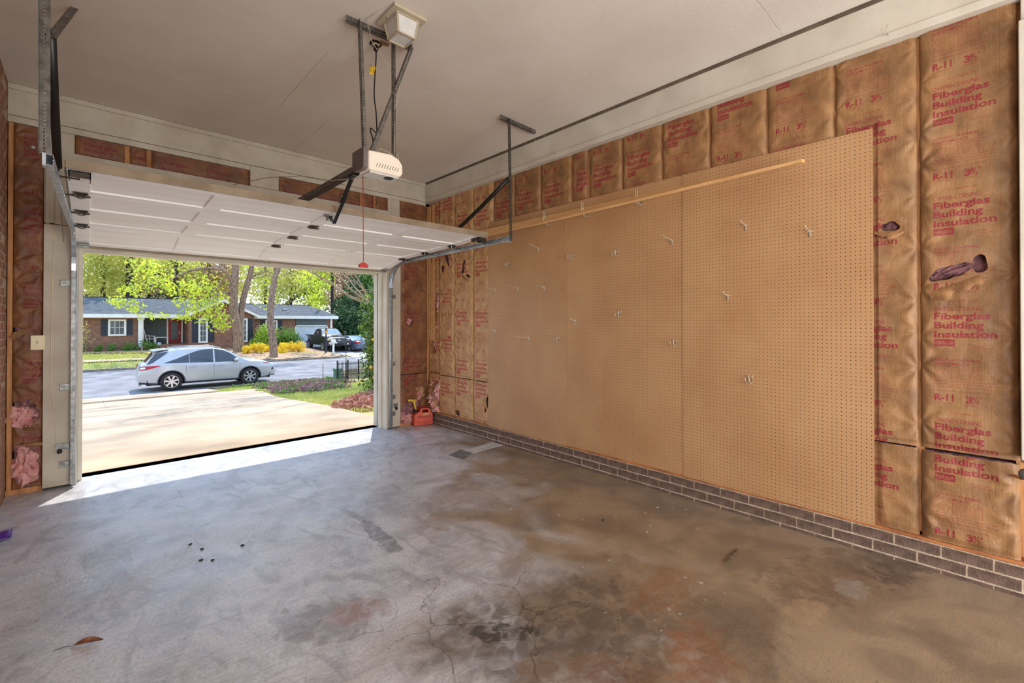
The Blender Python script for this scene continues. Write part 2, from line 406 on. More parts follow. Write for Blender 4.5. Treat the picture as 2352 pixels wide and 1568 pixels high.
#FLOOR
def floor_material():
    m = bpy.data.materials.new('stained_concrete'); m.use_nodes = True; n = m.node_tree.nodes; l = m.node_tree.links
    b = n['Principled BSDF']
    tcn = n.new('ShaderNodeTexCoord')
    def noi(s, d=5, dist=0.0, vec=None, sc3=None):
        q = n.new('ShaderNodeTexNoise'); q.inputs['Scale'].default_value = s; q.inputs['Detail'].default_value = d; q.inputs['Distortion'].default_value = dist
        if sc3:
            mpn = n.new('ShaderNodeMapping'); mpn.inputs['Scale'].default_value = sc3; l.new(tcn.outputs['Object'], mpn.inputs[0]); l.new(mpn.outputs[0], q.inputs['Vector'])
        else: l.new(tcn.outputs['Object'], q.inputs['Vector'])
        return q.outputs['Fac']
    def ramp(src, a, b_, o0=0.0, o1=1.0):
        r = n.new('ShaderNodeMapRange'); r.interpolation_type = 'SMOOTHSTEP'
        r.inputs[1].default_value = a; r.inputs[2].default_value = b_; r.inputs[3].default_value = o0; r.inputs[4].default_value = o1
        l.new(src, r.inputs[0]); return r.outputs[0]
    def mix(fac, A, B, bt='MIX'):
        q = n.new('ShaderNodeMix'); q.data_type = 'RGBA'; q.blend_type = bt
        if isinstance(fac, float): q.inputs[0].default_value = fac
        else: l.new(fac, q.inputs[0])
        for i, x in ((6, A), (7, B)):
            if isinstance(x, tuple): q.inputs[i].default_value = x
            else: l.new(x, q.inputs[i])
        return q.outputs[2]
    def mth(op, A, B=None):
        q = n.new('ShaderNodeMath'); q.operation = op; q.use_clamp = (op == 'MAXIMUM')
        for i, x in ((0, A), (1, B)):
            if x is None: continue
            if isinstance(x, (float, int)): q.inputs[i].default_value = x
            else: l.new(x, q.inputs[i])
        return q.outputs[0]
    sx = n.new('ShaderNodeSeparateXYZ'); l.new(tcn.outputs['Object'], sx.inputs[0])
    base = mix(ramp(noi(2.2, 9, 1.2), 0.34, 0.66), rgb(214,218,227), rgb(180,185,195))
    base = mix(ramp(noi(11, 8, 0.5), 0.42, 0.7, 0, 0.6), base, rgb(222,223,226))
    base = mix(ramp(noi(5, 9, 2.0, None, (1.0, 0.45, 1.0)), 0.52, 0.66, 0, 0.45), base, rgb(146,146,152))
    # brown age staining over the right rear half of the slab
    g = mth('ADD', mth('MULTIPLY', sx.outputs['X'], 0.30), mth('MULTIPLY', sx.outputs['Y'], -0.19))
    q = n.new('ShaderNodeMath'); q.operation = 'ADD'; l.new(g, q.inputs[0]); l.new(noi(1.7, 9, 1.0), q.inputs[1]); gsum = q.outputs[0]
    brown = ramp(gsum, 0.42, 0.86)
    base = mix(brown, base, mix(ramp(noi(3.0, 6, 1.0), 0.35, 0.7), rgb(156,134,108), rgb(122,104,84)))
    # rust toward the wall
    def blob(cx, cy, rx, ry, rot, soft, f=2.2, amp=1.0):
        mpn = n.new('ShaderNodeMapping'); mpn.vector_type = 'TEXTURE'
        mpn.inputs['Location'].default_value = (cx, cy, 0); mpn.inputs['Rotation'].default_value = (0, 0, rot); mpn.inputs['Scale'].default_value = (rx, ry, 1)
        l.new(tcn.outputs['Object'], mpn.inputs[0])
        ln = n.new('ShaderNodeVectorMath'); ln.operation = 'LENGTH'; l.new(mpn.outputs[0], ln.inputs[0])
        q2 = n.new('ShaderNodeMath'); q2.operation = 'ADD'; l.new(ln.outputs['Value'], q2.inputs[0])
        q3 = n.new('ShaderNodeMath'); q3.operation = 'MULTIPLY_ADD'; l.new(noi(f*1.6, 9, 1.2), q3.inputs[0]); q3.inputs[1].default_value = amp*2.4; q3.inputs[2].default_value = -amp*1.2
        l.new(q3.outputs[0], q2.inputs[1])
        return ramp(q2.outputs[0], 1.0 + soft, 1.0 - soft)
    def stain(fac, k, col):
        nonlocal base
        base = mix(mth('MULTIPLY', mth('MULTIPLY', fac, ramp(noi(14, 8, 1.0), 0.36, 0.6, 0.45, 1.0)), k), base, col)
    stain(blob(1.62, 1.42, 0.46, 0.30, -0.5, 0.5), 0.72, rgb(74,68,62))
    stain(blob(1.30, 1.55, 0.34, 0.22, -0.5, 0.5), 0.50, rgb(88,80,72))
    stain(blob(1.38, 1.55, 0.17, 0.055, -0.75, 0.12, 5, 1.2), 0.85, rgb(46,43,42))
    stain(blob(2.0, 1.05, 0.5, 0.35, -0.4, 0.5), 0.50, rgb(84,70,58))
    stain(blob(0.86, 2.18, 0.24, 0.17, -0.7, 0.14, 4, 0.9), 0.55, rgb(118,100,98))
    stain(blob(0.96, 2.14, 0.12, 0.09, 0.0, 0.4, 5), 0.55, rgb(168,116,92))
    stain(blob(1.42, 2.78, 0.055, 0.30, 0.0, 0.10, 4, 0.8), 0.70, rgb(92,92,98))
    stain(blob(1.44, 3.2, 0.03, 0.25, 0.1, 0.15, 5, 1.2), 0.55, rgb(92,92,98))
    stain(blob(1.77, 3.4, 0.25, 0.5, 0.3, 0.5, 3), 0.35, rgb(122,120,128))
    stain(blob(2.24, 1.22, 0.24, 0.12, 0.2, 0.4, 4), 0.55, rgb(140,92,56))
    stain(blob(1.92, 0.86, 0.20, 0.14, 0.2, 0.4, 5), 0.60, rgb(150,88,40))
    stain(blob(1.42, 1.22, 0.24, 0.10, -0.6, 0.4, 5), 0.50, rgb(136,100,70))
    stain(blob(1.52, 1.02, 0.20, 0.10, -0.4, 0.3, 6), 0.50, rgb(104,64,46))
    stain(blob(3.05, 0.62, 0.42, 0.20, -0.3, 0.25, 6), 0.55, rgb(84,62,50))
    stain(blob(3.36, 0.40, 0.24, 0.10, -0.3, 0.2, 6), 0.60, rgb(66,46,36))
    stain(blob(2.98, 0.53, 0.12, 0.08, 0.2, 0.12, 6), 0.45, rgb(160,164,160))
    stain(blob(2.58, 0.64, 0.12, 0.09, 0.2, 0.10, 5), 0.45, rgb(176,146,112))
    stain(blob(2.05, 0.74, 0.3, 0.16, 0.2, 0.4, 5), 0.45, rgb(82,68,56))
    stain(blob(3.25, 1.9, 0.20, 0.8, 0.0, 0.4, 5), 0.32, rgb(110,106,102))
    # fine aggregate grain and trowel streaks
    base = mix(ramp(noi(70, 6), 0.35, 0.7, 0.0, 0.30), base, rgb(120,114,108))
    base = mix(ramp(noi(9, 8, 0.6, None, (0.6, 5.0, 1.0)), 0.54, 0.68, 0.0, 0.22), base, rgb(112,106,102))
    # dark sponge speckle, white paint drops, cracks
    spk = ramp(noi(38, 3), 0.66, 0.72)
    base = mix(mth('MULTIPLY', spk, 0.35), base, rgb(70,62,56))
    wpt = mth('MULTIPLY', ramp(noi(24, 2), 0.70, 0.73), blob(2.75, 2.1, 0.8, 1.0, 0.0, 0.4, 2))
    base = mix(mth('MULTIPLY', wpt, 0.8), base, rgb(214,214,210))
    vor = n.new('ShaderNodeTexVoronoi'); vor.feature = 'DISTANCE_TO_EDGE'; vor.inputs['Scale'].default_value = 3.4
    dsp = n.new('ShaderNodeMix'); dsp.data_type = 'VECTOR'; dsp.inputs[0].default_value = 0.18
    nn = n.new('ShaderNodeTexNoise'); nn.inputs['Scale'].default_value = 4; nn.inputs['Detail'].default_value = 6; l.new(tcn.outputs['Object'], nn.inputs['Vector'])
    l.new(tcn.outputs['Object'], dsp.inputs[4]); l.new(nn.outputs['Color'], dsp.inputs[5]); l.new(dsp.outputs[1], vor.inputs['Vector'])
    crk = mth('MULTIPLY', ramp(vor.outputs['Distance'], 0.012, 0.002), blob(1.40, 1.60, 0.6, 0.45, -0.5, 0.4, 2.5))
    base = mix(mth('MULTIPLY', crk, 0.55), base, rgb(52,44,38))
    l.new(base, b.inputs['Base Color'])
    rg = ramp(noi(2.5, 5), 0.3, 0.7, 0.26, 0.46); l.new(rg, b.inputs['Roughness'])
    b.inputs['Specular IOR Level'].default_value = 0.8
    bp = n.new('ShaderNodeBump'); bp.inputs['Strength'].default_value = 0.35; bp.inputs['Distance'].default_value = 0.004
    hq = mth('ADD', noi(55, 6), mth('MULTIPLY', noi(30, 4, 0, None, (1.0, 6.0, 1.0)), 0.6)); l.new(hq, bp.inputs['Height'])
    l.new(bp.outputs[0], b.inputs['Normal'])
    return m
M['floor'] = floor_material()
fl = MB().box(XL-0.3, XR+0.2, YB-0.2, 5.84, -0.25, 0.0)
floor = struct('floor', fl, M['floor'], 'stained grey concrete garage slab')
# a sawn patch in the slab near the corner, and a strip running to the wall
pt = MB().prism([(2.81,3.975),(3.03,4.06),(3.04,3.86),(2.83,3.74)], 'z', 0.0, 0.0025)
build('floor_patch', pt, mat('grey_patch', rgb(120,120,118), rgb(98,98,96), 12, 0.8, bump=0.3), floor)
st_ = MB().prism([(3.03,4.02),(3.49,4.05),(3.49,3.87),(3.04,3.86)], 'z', 0.0, 0.0022)
build('floor_strip', st_, mat('pale_patch', rgb(198,198,198), rgb(176,174,172), 12, 0.8, bump=0.3), floor)

# ------------------------------------------------------------------ ceiling: drywall sheets with hairline joints
back = MB().box(XL-0.3, XR+0.3, YB-0.2, YF+0.3, ZC+0.014, ZC+0.10)
ceil = struct('ceiling', back, M['dark'], 'painted drywall ceiling with open joints')
ys = [-3.2, -1.39, -0.21, 0.973, 2.155, 3.29, 4.46, 5.48]
xj = [(1.9,), (0.6,), (2.1,), (0.9,), (2.9,), (1.26,), (1.70,)]
for i in range(len(ys)-1):
    xs = [XL+0.0] + list(xj[i]) + [3.463]
    for a in range(len(xs)-1):
        g = 0.0012
        s_ = MB().box(xs[a]+g, xs[a+1]-g, ys[i]+g, ys[i+1]-g, ZC, ZC+0.013)
        o = build('ceiling_sheet', s_, M['ceiling'], ceil)

# ------------------------------------------------------------------ right wall
wr = MB().box(XR+0.10, XR+0.25, YB-0.2, YF+0.2, -0.2, ZC+0.1)
wall_r = struct('wall_right', wr, M['dark'], 'open stud wall with insulation on a brick curb')
bays = [-0.5, -0.096, 0.297, 0.700, 1.102, 1.507, 1.911, 2.300, 2.690, 2.885, 3.308, 3.713, 4.080, 4.466, 4.863, 5.225, 5.31]
for y in bays + [5.40, YF-0.02]:
    build('stud', MB().box(XR, XR+0.09, y-0.019, y+0.019, BZ+0.04, 3.08), M['stud'], wall_r)
build('sill_plate', MB().box(XR-0.022, XR+0.09, -2.0, YF, BZ, BZ+0.018), mat('orange_sill', rgb(190,120,66), rgb(140,80,44), 10, 0.75, stretch=(3,0.6,3), bump=0.3), wall_r)
build('frieze_board', MB().box(XR-0.075, XR+0.09, YB, YF+0.0, 3.135, 3.345), M['white_paint2'], wall_r, bev=0.003)
build('frieze_board', MB().box(XR-0.088, XR+0.09, YB, YF, 3.085, 3.132), M['white_paint2'], wall_r, bev=0.003)
build('top_gap_shade', MB().box(XR-0.068, XR+0.09, YB, YF, 3.345, ZC+0.013), mat('gap_shade_brown', rgb(128,112,94), rgb(104,90,74), 8, 0.8), wall_r)  # solid strip filling the gap, its shade put in as brown colour
# brick curb, brick by brick
def brick_mesh(l, h, d, mtl, seed):
    bm_ = MB()
    rr = random.Random(seed)
    j = lambda a: rr.uniform(-a, a)
    bm_.box(-l/2, l/2, -d/2, d/2, -h/2, h/2)
    bm_.v = [(x+j(.0015), y+j(.0015), z+j(.0015)) for x, y, z in bm_.v]
    me = mesh_of(bm_, 'brick'); fixn(me); me.materials.append(mtl); return me
bms = [brick_mesh(0.193, 0.057, 0.10, M['brick'], i) for i in range(6)]
curb = build('mortar_bed', MB().box(XR-0.032, XR+0.09, -2.0, YF, -0.05, BZ-0.002), M['mortar'], wall_r)
for row in range(3):
    zc = BZ - 0.034 - row*0.0677
    off = 5.288 + (0 if row % 2 == 0 else 0.1016)
    n0 = 0
    while True:
        yc = off + 0.1016 - n0*0.2032
        if yc < -1.2: break
        if yc < YF + 0.05:
            o = inst('brick', bms[random.randrange(6)], (XR+0.015+random.uniform(-.002,.002), yc, zc), wall_r, (0, 0, PI/2))
        n0 += 1

# ------------------------------------------------------------------ insulation batts
def interp(x, x0, x1, a, b):
    t = max(0, min(1, (x-x0)/(x1-x0))); return a+(b-a)*t
def make_batt(label, plane, a0, a1, z0, z1, phase, seed, mtl, flip=False, amp=0.022, holes=(), usepeg=True, cover=None, crease=1.0, base=None, slits=(), group='kraft-faced insulation batts of the right wall'):
    """plane 'x': hangs on the right wall, a = Y, print runs toward -Y; plane 'y': on the front wall, a = X"""
    rr = random.Random(seed)
    wdt = abs(a1-a0); fq = 0.5 if holes else 1.0; nu = max(10, int(wdt/(0.012*fq))); nv = max(8, int((z1-z0)/(0.016*fq)))
    st = []
    for side in (0, 1):
        z = z0 + rr.uniform(0.05, 0.2)
        while z < z1 - 0.02:
            st.append((side*wdt, z, rr.uniform(0.5, 1.0), rr.uniform(0, 6))); z += rr.uniform(0.16, 0.34)
    top = base if base is not None else (XR - 0.004 if plane == 'x' else YF - 0.004)
    sx_ = seed*3.17
    def h(u, v):
        a = u*wdt; z = z0 + v*(z1-z0)
        e = min(a, wdt-a)
        k = min(1, e/0.05); pill = math.sqrt(max(0, 1-(1-k)**2)) 
        d = amp*pill*(0.85+0.22*nz(a*4+sx_, z*1.7, seed))
        # long soft folds and crumples
        d += crease*0.0035*pill*nz(a*14+sx_, z*5, seed+9)
        fa = abs(nz(a*9+z*3+sx_, z*7-a*4, seed+3)); d += crease*0.004*(0.5-fa)*pill
        for (sa, sz, sk, ph) in st:
            dx = a-sa; dz = z-sz; r = math.hypot(dx, dz)
            if r < 0.17 and r > 1e-4:
                th = math.atan2(dz, abs(dx)+1e-6)
                d += crease*sk*0.0045*math.sin(th*7+ph)*math.exp(-((r-0.06)/0.06)**2)*min(1, r/0.03)
                d -= 0.006*sk*math.exp(-(r/0.02)**2)
        if v*(z1-z0) < 0.03: d *= 0.5
        return d
    def inhole(a, z):
        for (ha, hz, ra, rz, rot) in holes:
            dx = (a-ha); dz = z-hz
            x = dx*math.cos(rot)+dz*math.sin(rot); y = -dx*math.sin(rot)+dz*math.cos(rot)
            if math.hypot(x/ra, y/rz) + 0.35*nz(a*22+sx_, z*22, 2) < 1: return True
        return False
    vs = []; uvs = []
    sgn = -1 if a1 < a0 else 1
    for j in range(nv+1):
        for i in range(nu+1):
            u, v = i/nu, j/nv
            a = a0+(a1-a0)*u; z = z0+(z1-z0)*v
            if j == nv: z += 0.006*nz(a*30, seed)
            d = h(u, v)
            p = top - d
            if plane == 'x' and usepeg and PEG_Y0-0.02 < a < PEG_Y0+3*1.2195+0.01 and PEG_Z0-0.02 < z < PEG_Z0+2.46: p = max(p, PEG_X+0.012)
            elif plane == 'x' and usepeg and a > PEG_Y0-0.12 and a < 4.25 and z < 2.72: p = max(p, PEG_X-0.004)
            vs.append((p, a, z) if plane == 'x' else (a, p, z))
            uu = (u*wdt+0.0)/0.384; vv = (z-phase)/0.624
            if flip: uu = (wdt-u*wdt)/0.384; vv = (phase-z)/0.624
            uvs.append((uu, vv))
    fs = []
    for j in range(nv):
        for i in range(nu):
            if holes and inhole(a0+(a1-a0)*(i+.5)/nu, z0+(z1-z0)*(j+.5)/nv): continue
            q = j*(nu+1)+i; fs.append((q, q+1, q+nu+2, q+nu+1) if plane == 'y' or True else 0)
    if holes:
        kept = set(v_ for f in fs for v_ in f); hidden_ = set()
        for j in range(nv):
            for i in range(nu):
                if inhole(a0+(a1-a0)*(i+.5)/nu, z0+(z1-z0)*(j+.5)/nv):
                    q = j*(nu+1)+i; hidden_.update((q, q+1, q+nu+2, q+nu+1))
        def fval(a, z):
            return min(math.hypot(((a-ha)*math.cos(rt)+(z-hz)*math.sin(rt))/ra, (-(a-ha)*math.sin(rt)+(z-hz)*math.cos(rt))/rz)+0.35*nz(a*22+sx_, z*22, 2)-1 for ha, hz, ra, rz, rt in holes)
        for q in kept & hidden_:
            p = vs[q]; a, z = (p[1], p[2]) if plane == 'x' else (p[0], p[2]); a_, z_ = a, z
            for _ in range(2):
                f0 = fval(a_, z_); e_ = 1e-4; gx, gz = (fval(a_+e_, z_)-f0)/e_, (fval(a_, z_+e_)-f0)/e_; g2 = gx*gx+gz*gz
                if g2 > 1e-6: a_ -= f0*gx/g2; z_ -= f0*gz/g2
            da, dz_2 = a_-a, z_-z; m_ = math.hypot(da, dz_2); lim = 0.006
            if m_ > lim: da *= lim/m_; dz_2 *= lim/m_
            vs[q] = (p[0], a+da, z+dz_2) if plane == 'x' else (a+da, p[1], z+dz_2)
    org = ((top, (a0+a1)/2, z0) if plane == 'x' else ((a0+a1)/2, top, z0))
    root = thing('insulation_batt', org, label, 'insulation', group)
    mb = MB(); mb.v = vs; mb.f = fs
    me = mesh_of(mb, 'paper_facing', org, True)
    uvl = me.uv_layers.new(name='UVMap')
    idx = np.zeros(len(me.loops), np.int32); me.loops.foreach_get('vertex_index', idx)
    uvl.data.foreach_set('uv', np.array(uvs, np.float32)[idx].ravel())
    me.materials.append(mtl)
    ob = bpy.data.objects.new('paper_facing', me); C.objects.link(ob); ob.parent = root; ORG[ob.name] = Vector(org)
    # the wool behind the paper
    lo, hi = min(a0, a1)+0.012, max(a0, a1)-0.012
    g = MB()
    if plane == 'x': g.box(XR+0.012, XR+0.09, lo, hi, z0+0.004, z1-0.004)
    else: g.box(lo, hi, YF+0.012, YF+0.09, z0+0.004, z1-0.004)
    build('wool_core', g, M['pinkgrey'], root)
    return root

def fluff(parent, plane, a, z, ra, rz, depth, seed, mtl='pink', name='exposed_wool', rot=0.0, off=0.0):
    """a lumpy, ragged tuft of fibreglass sticking out of a tear"""
    base = (XR if plane == 'x' else YF) + 0.03 - off
    def fn(u, v):
        x = (u-.5)*2; y = (v-.5)*2; rr_ = math.hypot(x, y)
        sx_ = x*math.sqrt(max(0, 1-y*y/2)); sy_ = y*math.sqrt(max(0, 1-x*x/2))
        ed = max(0, 1-(sx_*sx_+sy_*sy_))
        k = 1+0.35*noise.fractal(Vector((sx_*2+seed, sy_*2, 0)), 1, 2, 3)
        dp = depth*ed**0.5*(0.75+0.9*noise.fractal(Vector((sx_*3+seed, sy_*3.5, 3)), 0.9, 2.1, 5))
        px, pz = sx_*ra*k, sy_*rz*k
        px, pz = px*math.cos(rot)-pz*math.sin(rot), px*math.sin(rot)+pz*math.cos(rot)
        q = base-dp
        return (q, a+px, z+pz) if plane == 'x' else (a+px, q, z+pz)
    return build(name, MB().grid(fn, 22, 22), M[mtl], parent, smooth=True, fix=False)
def flap(parent, plane, a0, z0, a1, z1, w, curl, seed, mtl='kraft_torn', name='torn_flap', off=0.0):
    """strip of paper peeling from the line a0,z0 - a1,z1, curling out of the wall"""
    base = (XR if plane == 'x' else YF) - 0.012 - off
    d = Vector((a1-a0, z1-z0)); L = d.length; d.normalize(); nrm = Vector((-d.y, d.x))
    def fn(u, v):
        ww = w*(0.55+0.45*math.sin(PI*u))*(0.8+0.5*nz(u*5+seed, 1.5))
        ang = v*curl
        out_ = ww*(math.sin(ang)*0.9/max(curl, .1)) if curl > 0.1 else 0
        t = ww*(v if curl < 0.1 else (1-math.cos(ang))/max(curl, .1)*0.9*0.3 + v*0.75)
        p = Vector((a0, z0))+d*(u*L)+nrm*t
        q = base-out_-0.006*abs(nz(u*9+seed, v*3))
        return (q, p.x, p.y) if plane == 'x' else (p.x, q, p.y)
    return build(name, MB().grid(fn, 14, 8), M[mtl], parent, smooth=True, fix=False)

T0, T1, ZB = BZ+0.02, 3.088, 0.69
PH = lambda zf: zf + 0.045 - 0.624*1.0       # zf: middle of a FIBERGLAS word; tile top sits 0.09 above it
def ph(zf): return zf + 0.055                  # height of the tile top
G = 'kraft-faced insulation batts of the right wall'
U = [  # a0(left in photo = larger Y), a1, fiberglas z, material, label
 (0.700, 0.297, 2.63, K_A, 'tall kraft insulation batt just right of the pegboard, small torn flap at mid height'),
 (1.102, 0.700, 2.585, K_A, 'kraft batt above the pegboard, immediately left of the bay that holds the pegboard edge'),
 (1.507, 1.102, 2.50+.624, K_A, 'kraft batt above the end of the pine stick, cut off under the word Insulation'),
 (1.911, 1.507, 3.03, K_A, 'kraft batt above the pegboard with the word Building at its top edge'),
 (2.300, 1.911, 2.88, K_A, 'kraft batt above the pegboard, left of the one reading Building at the frieze'),
 (2.672, 2.300, 2.86, K_A, 'kraft batt right of the narrow half-width strip above the pegboard'),
 (2.880, 2.690, 2.87, K_A, 'narrow half-width kraft batt above the first pegboard seam'),
 (3.308, 2.895, 2.835, K_A, 'crumpled kraft batt left of the narrow half-width strip'),
 (3.713, 3.308, 2.835, K_A, 'kraft batt directly right of the track hanger, above the pegboard end'),
 (4.080, 3.713, 2.81, K_A, 'kraft batt behind the perforated steel track hanger'),
]
for i, (a0, a1, zf, mt, lb) in enumerate(U):
    hl = (); 
    if i == 0: hl = ((0.42, 1.99, 0.045, 0.03, 0.3),)
    t1 = T1
    r_ = make_batt(lb, 'x', a0-0.004, a1+0.004, ZB+0.004 if i == 0 else ZB+0.0, t1, ph(zf), 11+i*5, mt, holes=hl, crease=1.5 if i in (7, 3) else 1.0)
    if i == 0:
        fluff(r_, 'x', 0.42, 2.0, 0.05, 0.035, 0.03, 4, 'pinkgrey')
        flap(r_, 'x', 0.50, 1.975, 0.36, 1.965, 0.07, 1.3, 5)
    lbl = ['lower kraft batt at the right end of the pegboard, standing on the sill', 'lower kraft batt hidden behind the right end of the pegboard'][i] if i < 2 else None
    if i == 0:
        make_batt(lbl, 'x', a0-0.004, a1+0.004, T0, ZB-0.004, ph(0.54), 111+i, mt)
# nearest tall batt, and one more beyond it
b0 = make_batt('nearest tall kraft batt at the right edge, with a large ragged tear across it', 'x', 0.290, -0.092, ZB+0.006, T1, ph(2.70), 5, K_A, amp=0.03,
     holes=((0.16, 1.70, 0.10, 0.035, -0.35), (0.05, 1.735, 0.03, 0.05, 0.0)), crease=1.2)
fluff(b0, 'x', 0.15, 1.70, 0.13, 0.05, 0.035, 8, 'pinkgrey', rot=-0.35)
flap(b0, 'x', 0.265, 1.60, 0.06, 1.69, 0.14, 1.5, 3, mtl='kraft_torn')
flap(b0, 'x', 0.25, 1.565, 0.15, 1.61, 0.06, 1.0, 13)
make_batt('lower kraft batt at the right edge, under the long split, R-11 near its foot', 'x', 0.290, -0.092, T0, ZB-0.008, ph(0.70), 6, K_A, amp=0.04, crease=2.2)
make_batt('kraft batt at the extreme right edge beside the white casing', 'x', -0.10, -0.49, ZB, T1, ph(2.4), 8, K_A)
# bays between the corner and the pegboard
c1 = make_batt('upper kraft batt touching the left edge of the pegboard, by the front corner', 'x', 4.462, 4.084, ZB+0.004, T1, ph(2.775), 31, K_B, holes=((4.12, 2.32, 0.012, 0.05, 0.2), (4.15, 0.90, 0.012, 0.07, 0.1)), crease=1.4)
c2 = make_batt('upper kraft batt second left of the pegboard, torn and showing pink near its top', 'x', 4.859, 4.470, ZB+0.004, T1, ph(2.79), 32, K_B, holes=((4.66, 2.12, 0.03, 0.09, 0.3), (4.56, 2.0, 0.05, 0.02, 0.4)), crease=1.4)
fluff(c2, 'x', 4.66, 2.12, 0.04, 0.10, 0.03, 12); flap(c2, 'x', 4.72, 2.06, 4.56, 1.96, 0.06, 1.2, 4)
c3 = make_batt('upper kraft batt with upside-down print, third left of the pegboard', 'x', 5.220, 4.867, ZB+0.004, T1, 1.648-0.02, 33, K_B, flip=True, holes=((5.02, 2.28, 0.035, 0.10, -0.3), (5.12, 2.14, 0.03, 0.05, 0.2)), crease=1.3)
fluff(c3, 'x', 5.02, 2.28, 0.05, 0.11, 0.03, 22); fluff(c3, 'x', 5.12, 2.14, 0.04, 0.06, 0.025, 25)
c1b = make_batt('lower kraft batt touching the left edge of the pegboard, with a dark slit', 'x', 4.462, 4.084, T0, ZB-0.004, ph(0.645), 41, K_B, holes=((4.20, 0.42, 0.028, 0.10, 0.25),))
flap(c1b, 'x', 4.235, 0.52, 4.19, 0.33, 0.03, 1.0, 6)
c2b = make_batt('lower kraft batt second left of the pegboard, nicked at its foot', 'x', 4.859, 4.470, T0, ZB-0.004, ph(0.635), 42, K_B, holes=((4.78, 0.235, 0.05, 0.035, 0.2),))
make_batt('lower kraft batt third left of the pegboard, beside the ragged corner', 'x', 5.220, 4.867, T0, ZB-0.004, ph(0.585), 43, K_B)
c4 = make_batt('narrow corner strip of kraft batt on the right wall, ripped open and shedding pink wool', 'x', 5.478, 5.238, 0.72, T1, ph(1.14), 34, K_B, amp=0.010, holes=((5.28, 1.62, 0.035, 0.20, 0.1), (5.33, 1.08, 0.03, 0.10, -0.2)), group=G)
for k, (a, z, ra, rz) in enumerate(((5.27, 1.66, 0.04, 0.20), (5.30, 1.36, 0.03, 0.12), (5.34, 1.10, 0.035, 0.10))): fluff(c4, 'x', a, z, ra, rz, 0.045, 50+k)
for k, (a, z0_, z1_) in enumerate(((5.445, 2.0, 2.1), )): pass
for k, (y0, z0_, y1, z1_, wd) in enumerate(((5.468, 1.15, 5.470, 3.05, 0.036), (5.365, 1.15, 5.37, 3.05, 0.040), (5.42, 1.15, 5.40, 2.25, 0.03))):
    build('wood_lath', MB().bar((XR-0.016, y0, z0_), (XR-0.016, y1, z1_), 0.008, wd, up=(0, 1, 0)), M['pine'], c4)
c4b = make_batt('lower corner strip of kraft batt on the right wall, half pulled away', 'x', 5.478, 5.238, T0+0.03, 0.70, ph(0.6), 35, K_B, amp=0.012, holes=((5.27, 0.42, 0.05, 0.16, 0.0), (5.40, 0.30, 0.04, 0.1, 0.4)))
for k, (a, z, ra, rz, dp, ro) in enumerate(((5.27, 0.44, 0.07, 0.20, 0.10, 0.3), (5.36, 0.33, 0.06, 0.14, 0.12, -0.6), (5.30, 0.22, 0.08, 0.06, 0.12, 0.2), (5.42, 0.50, 0.05, 0.12, 0.07, 0.4))):
    fluff(c4b, 'x', a, z, ra, rz, dp, 70+k, 'pink', rot=ro)
flap(c4b, 'x', 5.40, 0.62, 5.30, 0.25, 0.10, 1.6, 33); flap(c4b, 'x', 5.30, 0.55, 5.25, 0.2, 0.06, 1.3, 37)

# ------------------------------------------------------------------ pegboard panels
def perforated(nu, nv, pitch, r, th, ox, oz, w, h, seg=8):
    """flat board in the YZ plane (front face x=0, facing -X, thickness +X) with real round holes; returns MB"""
    V = []; F = []
    ring = []
    for k in range(seg):
        a = 2*PI*k/seg + PI/4
        ring.append((math.cos(a)*r, math.sin(a)*r))
    hp = pitch/2
    sq = []
    for k in range(seg):
        a = 2*PI*k/seg + PI/4; c, s = math.cos(a), math.sin(a); m_ = max(abs(c), abs(s)); sq.append((c/m_*hp, s/m_*hp))
    cellv = np.array([(0, a, b) for a, b in sq] + [(0, a, b) for a, b in ring] + [(th, a, b) for a, b in ring])
    cf = []
    for k in range(seg):
        k2 = (k+1) % seg
        cf.append((k, k2, seg+k2, seg+k)); cf.append((seg+k, seg+k2, 2*seg+k2, 2*seg+k))
    cf = np.array(cf)
    cs = np.array([(0, ox+(i+.5)*pitch, oz+(j+.5)*pitch) for j in range(nv) for i in range(nu)])
    v = (cellv[None]+cs[:, None]).reshape(-1, 3)
    f = (cf[None]+(np.arange(len(cs))*len(cellv))[:, None, None]).reshape(-1, 4)
    V = v.tolist(); F = f.tolist()
    mb = MB(); mb.v = [tuple(x) for x in V]; mb.f = [tuple(x) for x in F]
    return mb
peg_mb = perforated(48, 96, 0.0254, 0.0031, 0.005, 0.0, 0.0, 1.2192, 2.4384)
e = 0.0
for (y0, y1, z0, z1) in ((0, 1.2192, -0.0, 0.0),):
    W2, H2 = 1.2192, 2.4384
    o_ = len(peg_mb.v)
    peg_mb.v += [(0,0,0),(0,W2,0),(0,W2,H2),(0,0,H2),(0.006,0,0),(0.006,W2,0),(0.006,W2,H2),(0.006,0,H2)]
    peg_mb.f += [(o_+0,o_+1,o_+5,o_+4),(o_+1,o_+2,o_+6,o_+5),(o_+2,o_+3,o_+7,o_+6),(o_+3,o_+0,o_+4,o_+7)]
peg_me = mesh_of(peg_mb, 'pegboard'); peg_me.materials.append(M['pegboard'])
pl = ['brown pegboard sheet nearest the camera, right of the right seam', 'middle brown pegboard sheet between the two seams', 'brown pegboard sheet farthest left, beside the torn insulation']
for i in range(3):
    o = bpy.data.objects.new('pegboard', peg_me); C.objects.link(o)
    o.location = (PEG_X + (0.0, 0.003, 0.0)[i], PEG_Y0 + i*1.2215, PEG_Z0 - (0, 0.0, 0.004)[i])
    o.rotation_euler = (0, (0.0, 0.0006, 0.0)[i], 0)
    tag(o, pl[i], 'pegboard', 'pegboard sheets on the right wall')

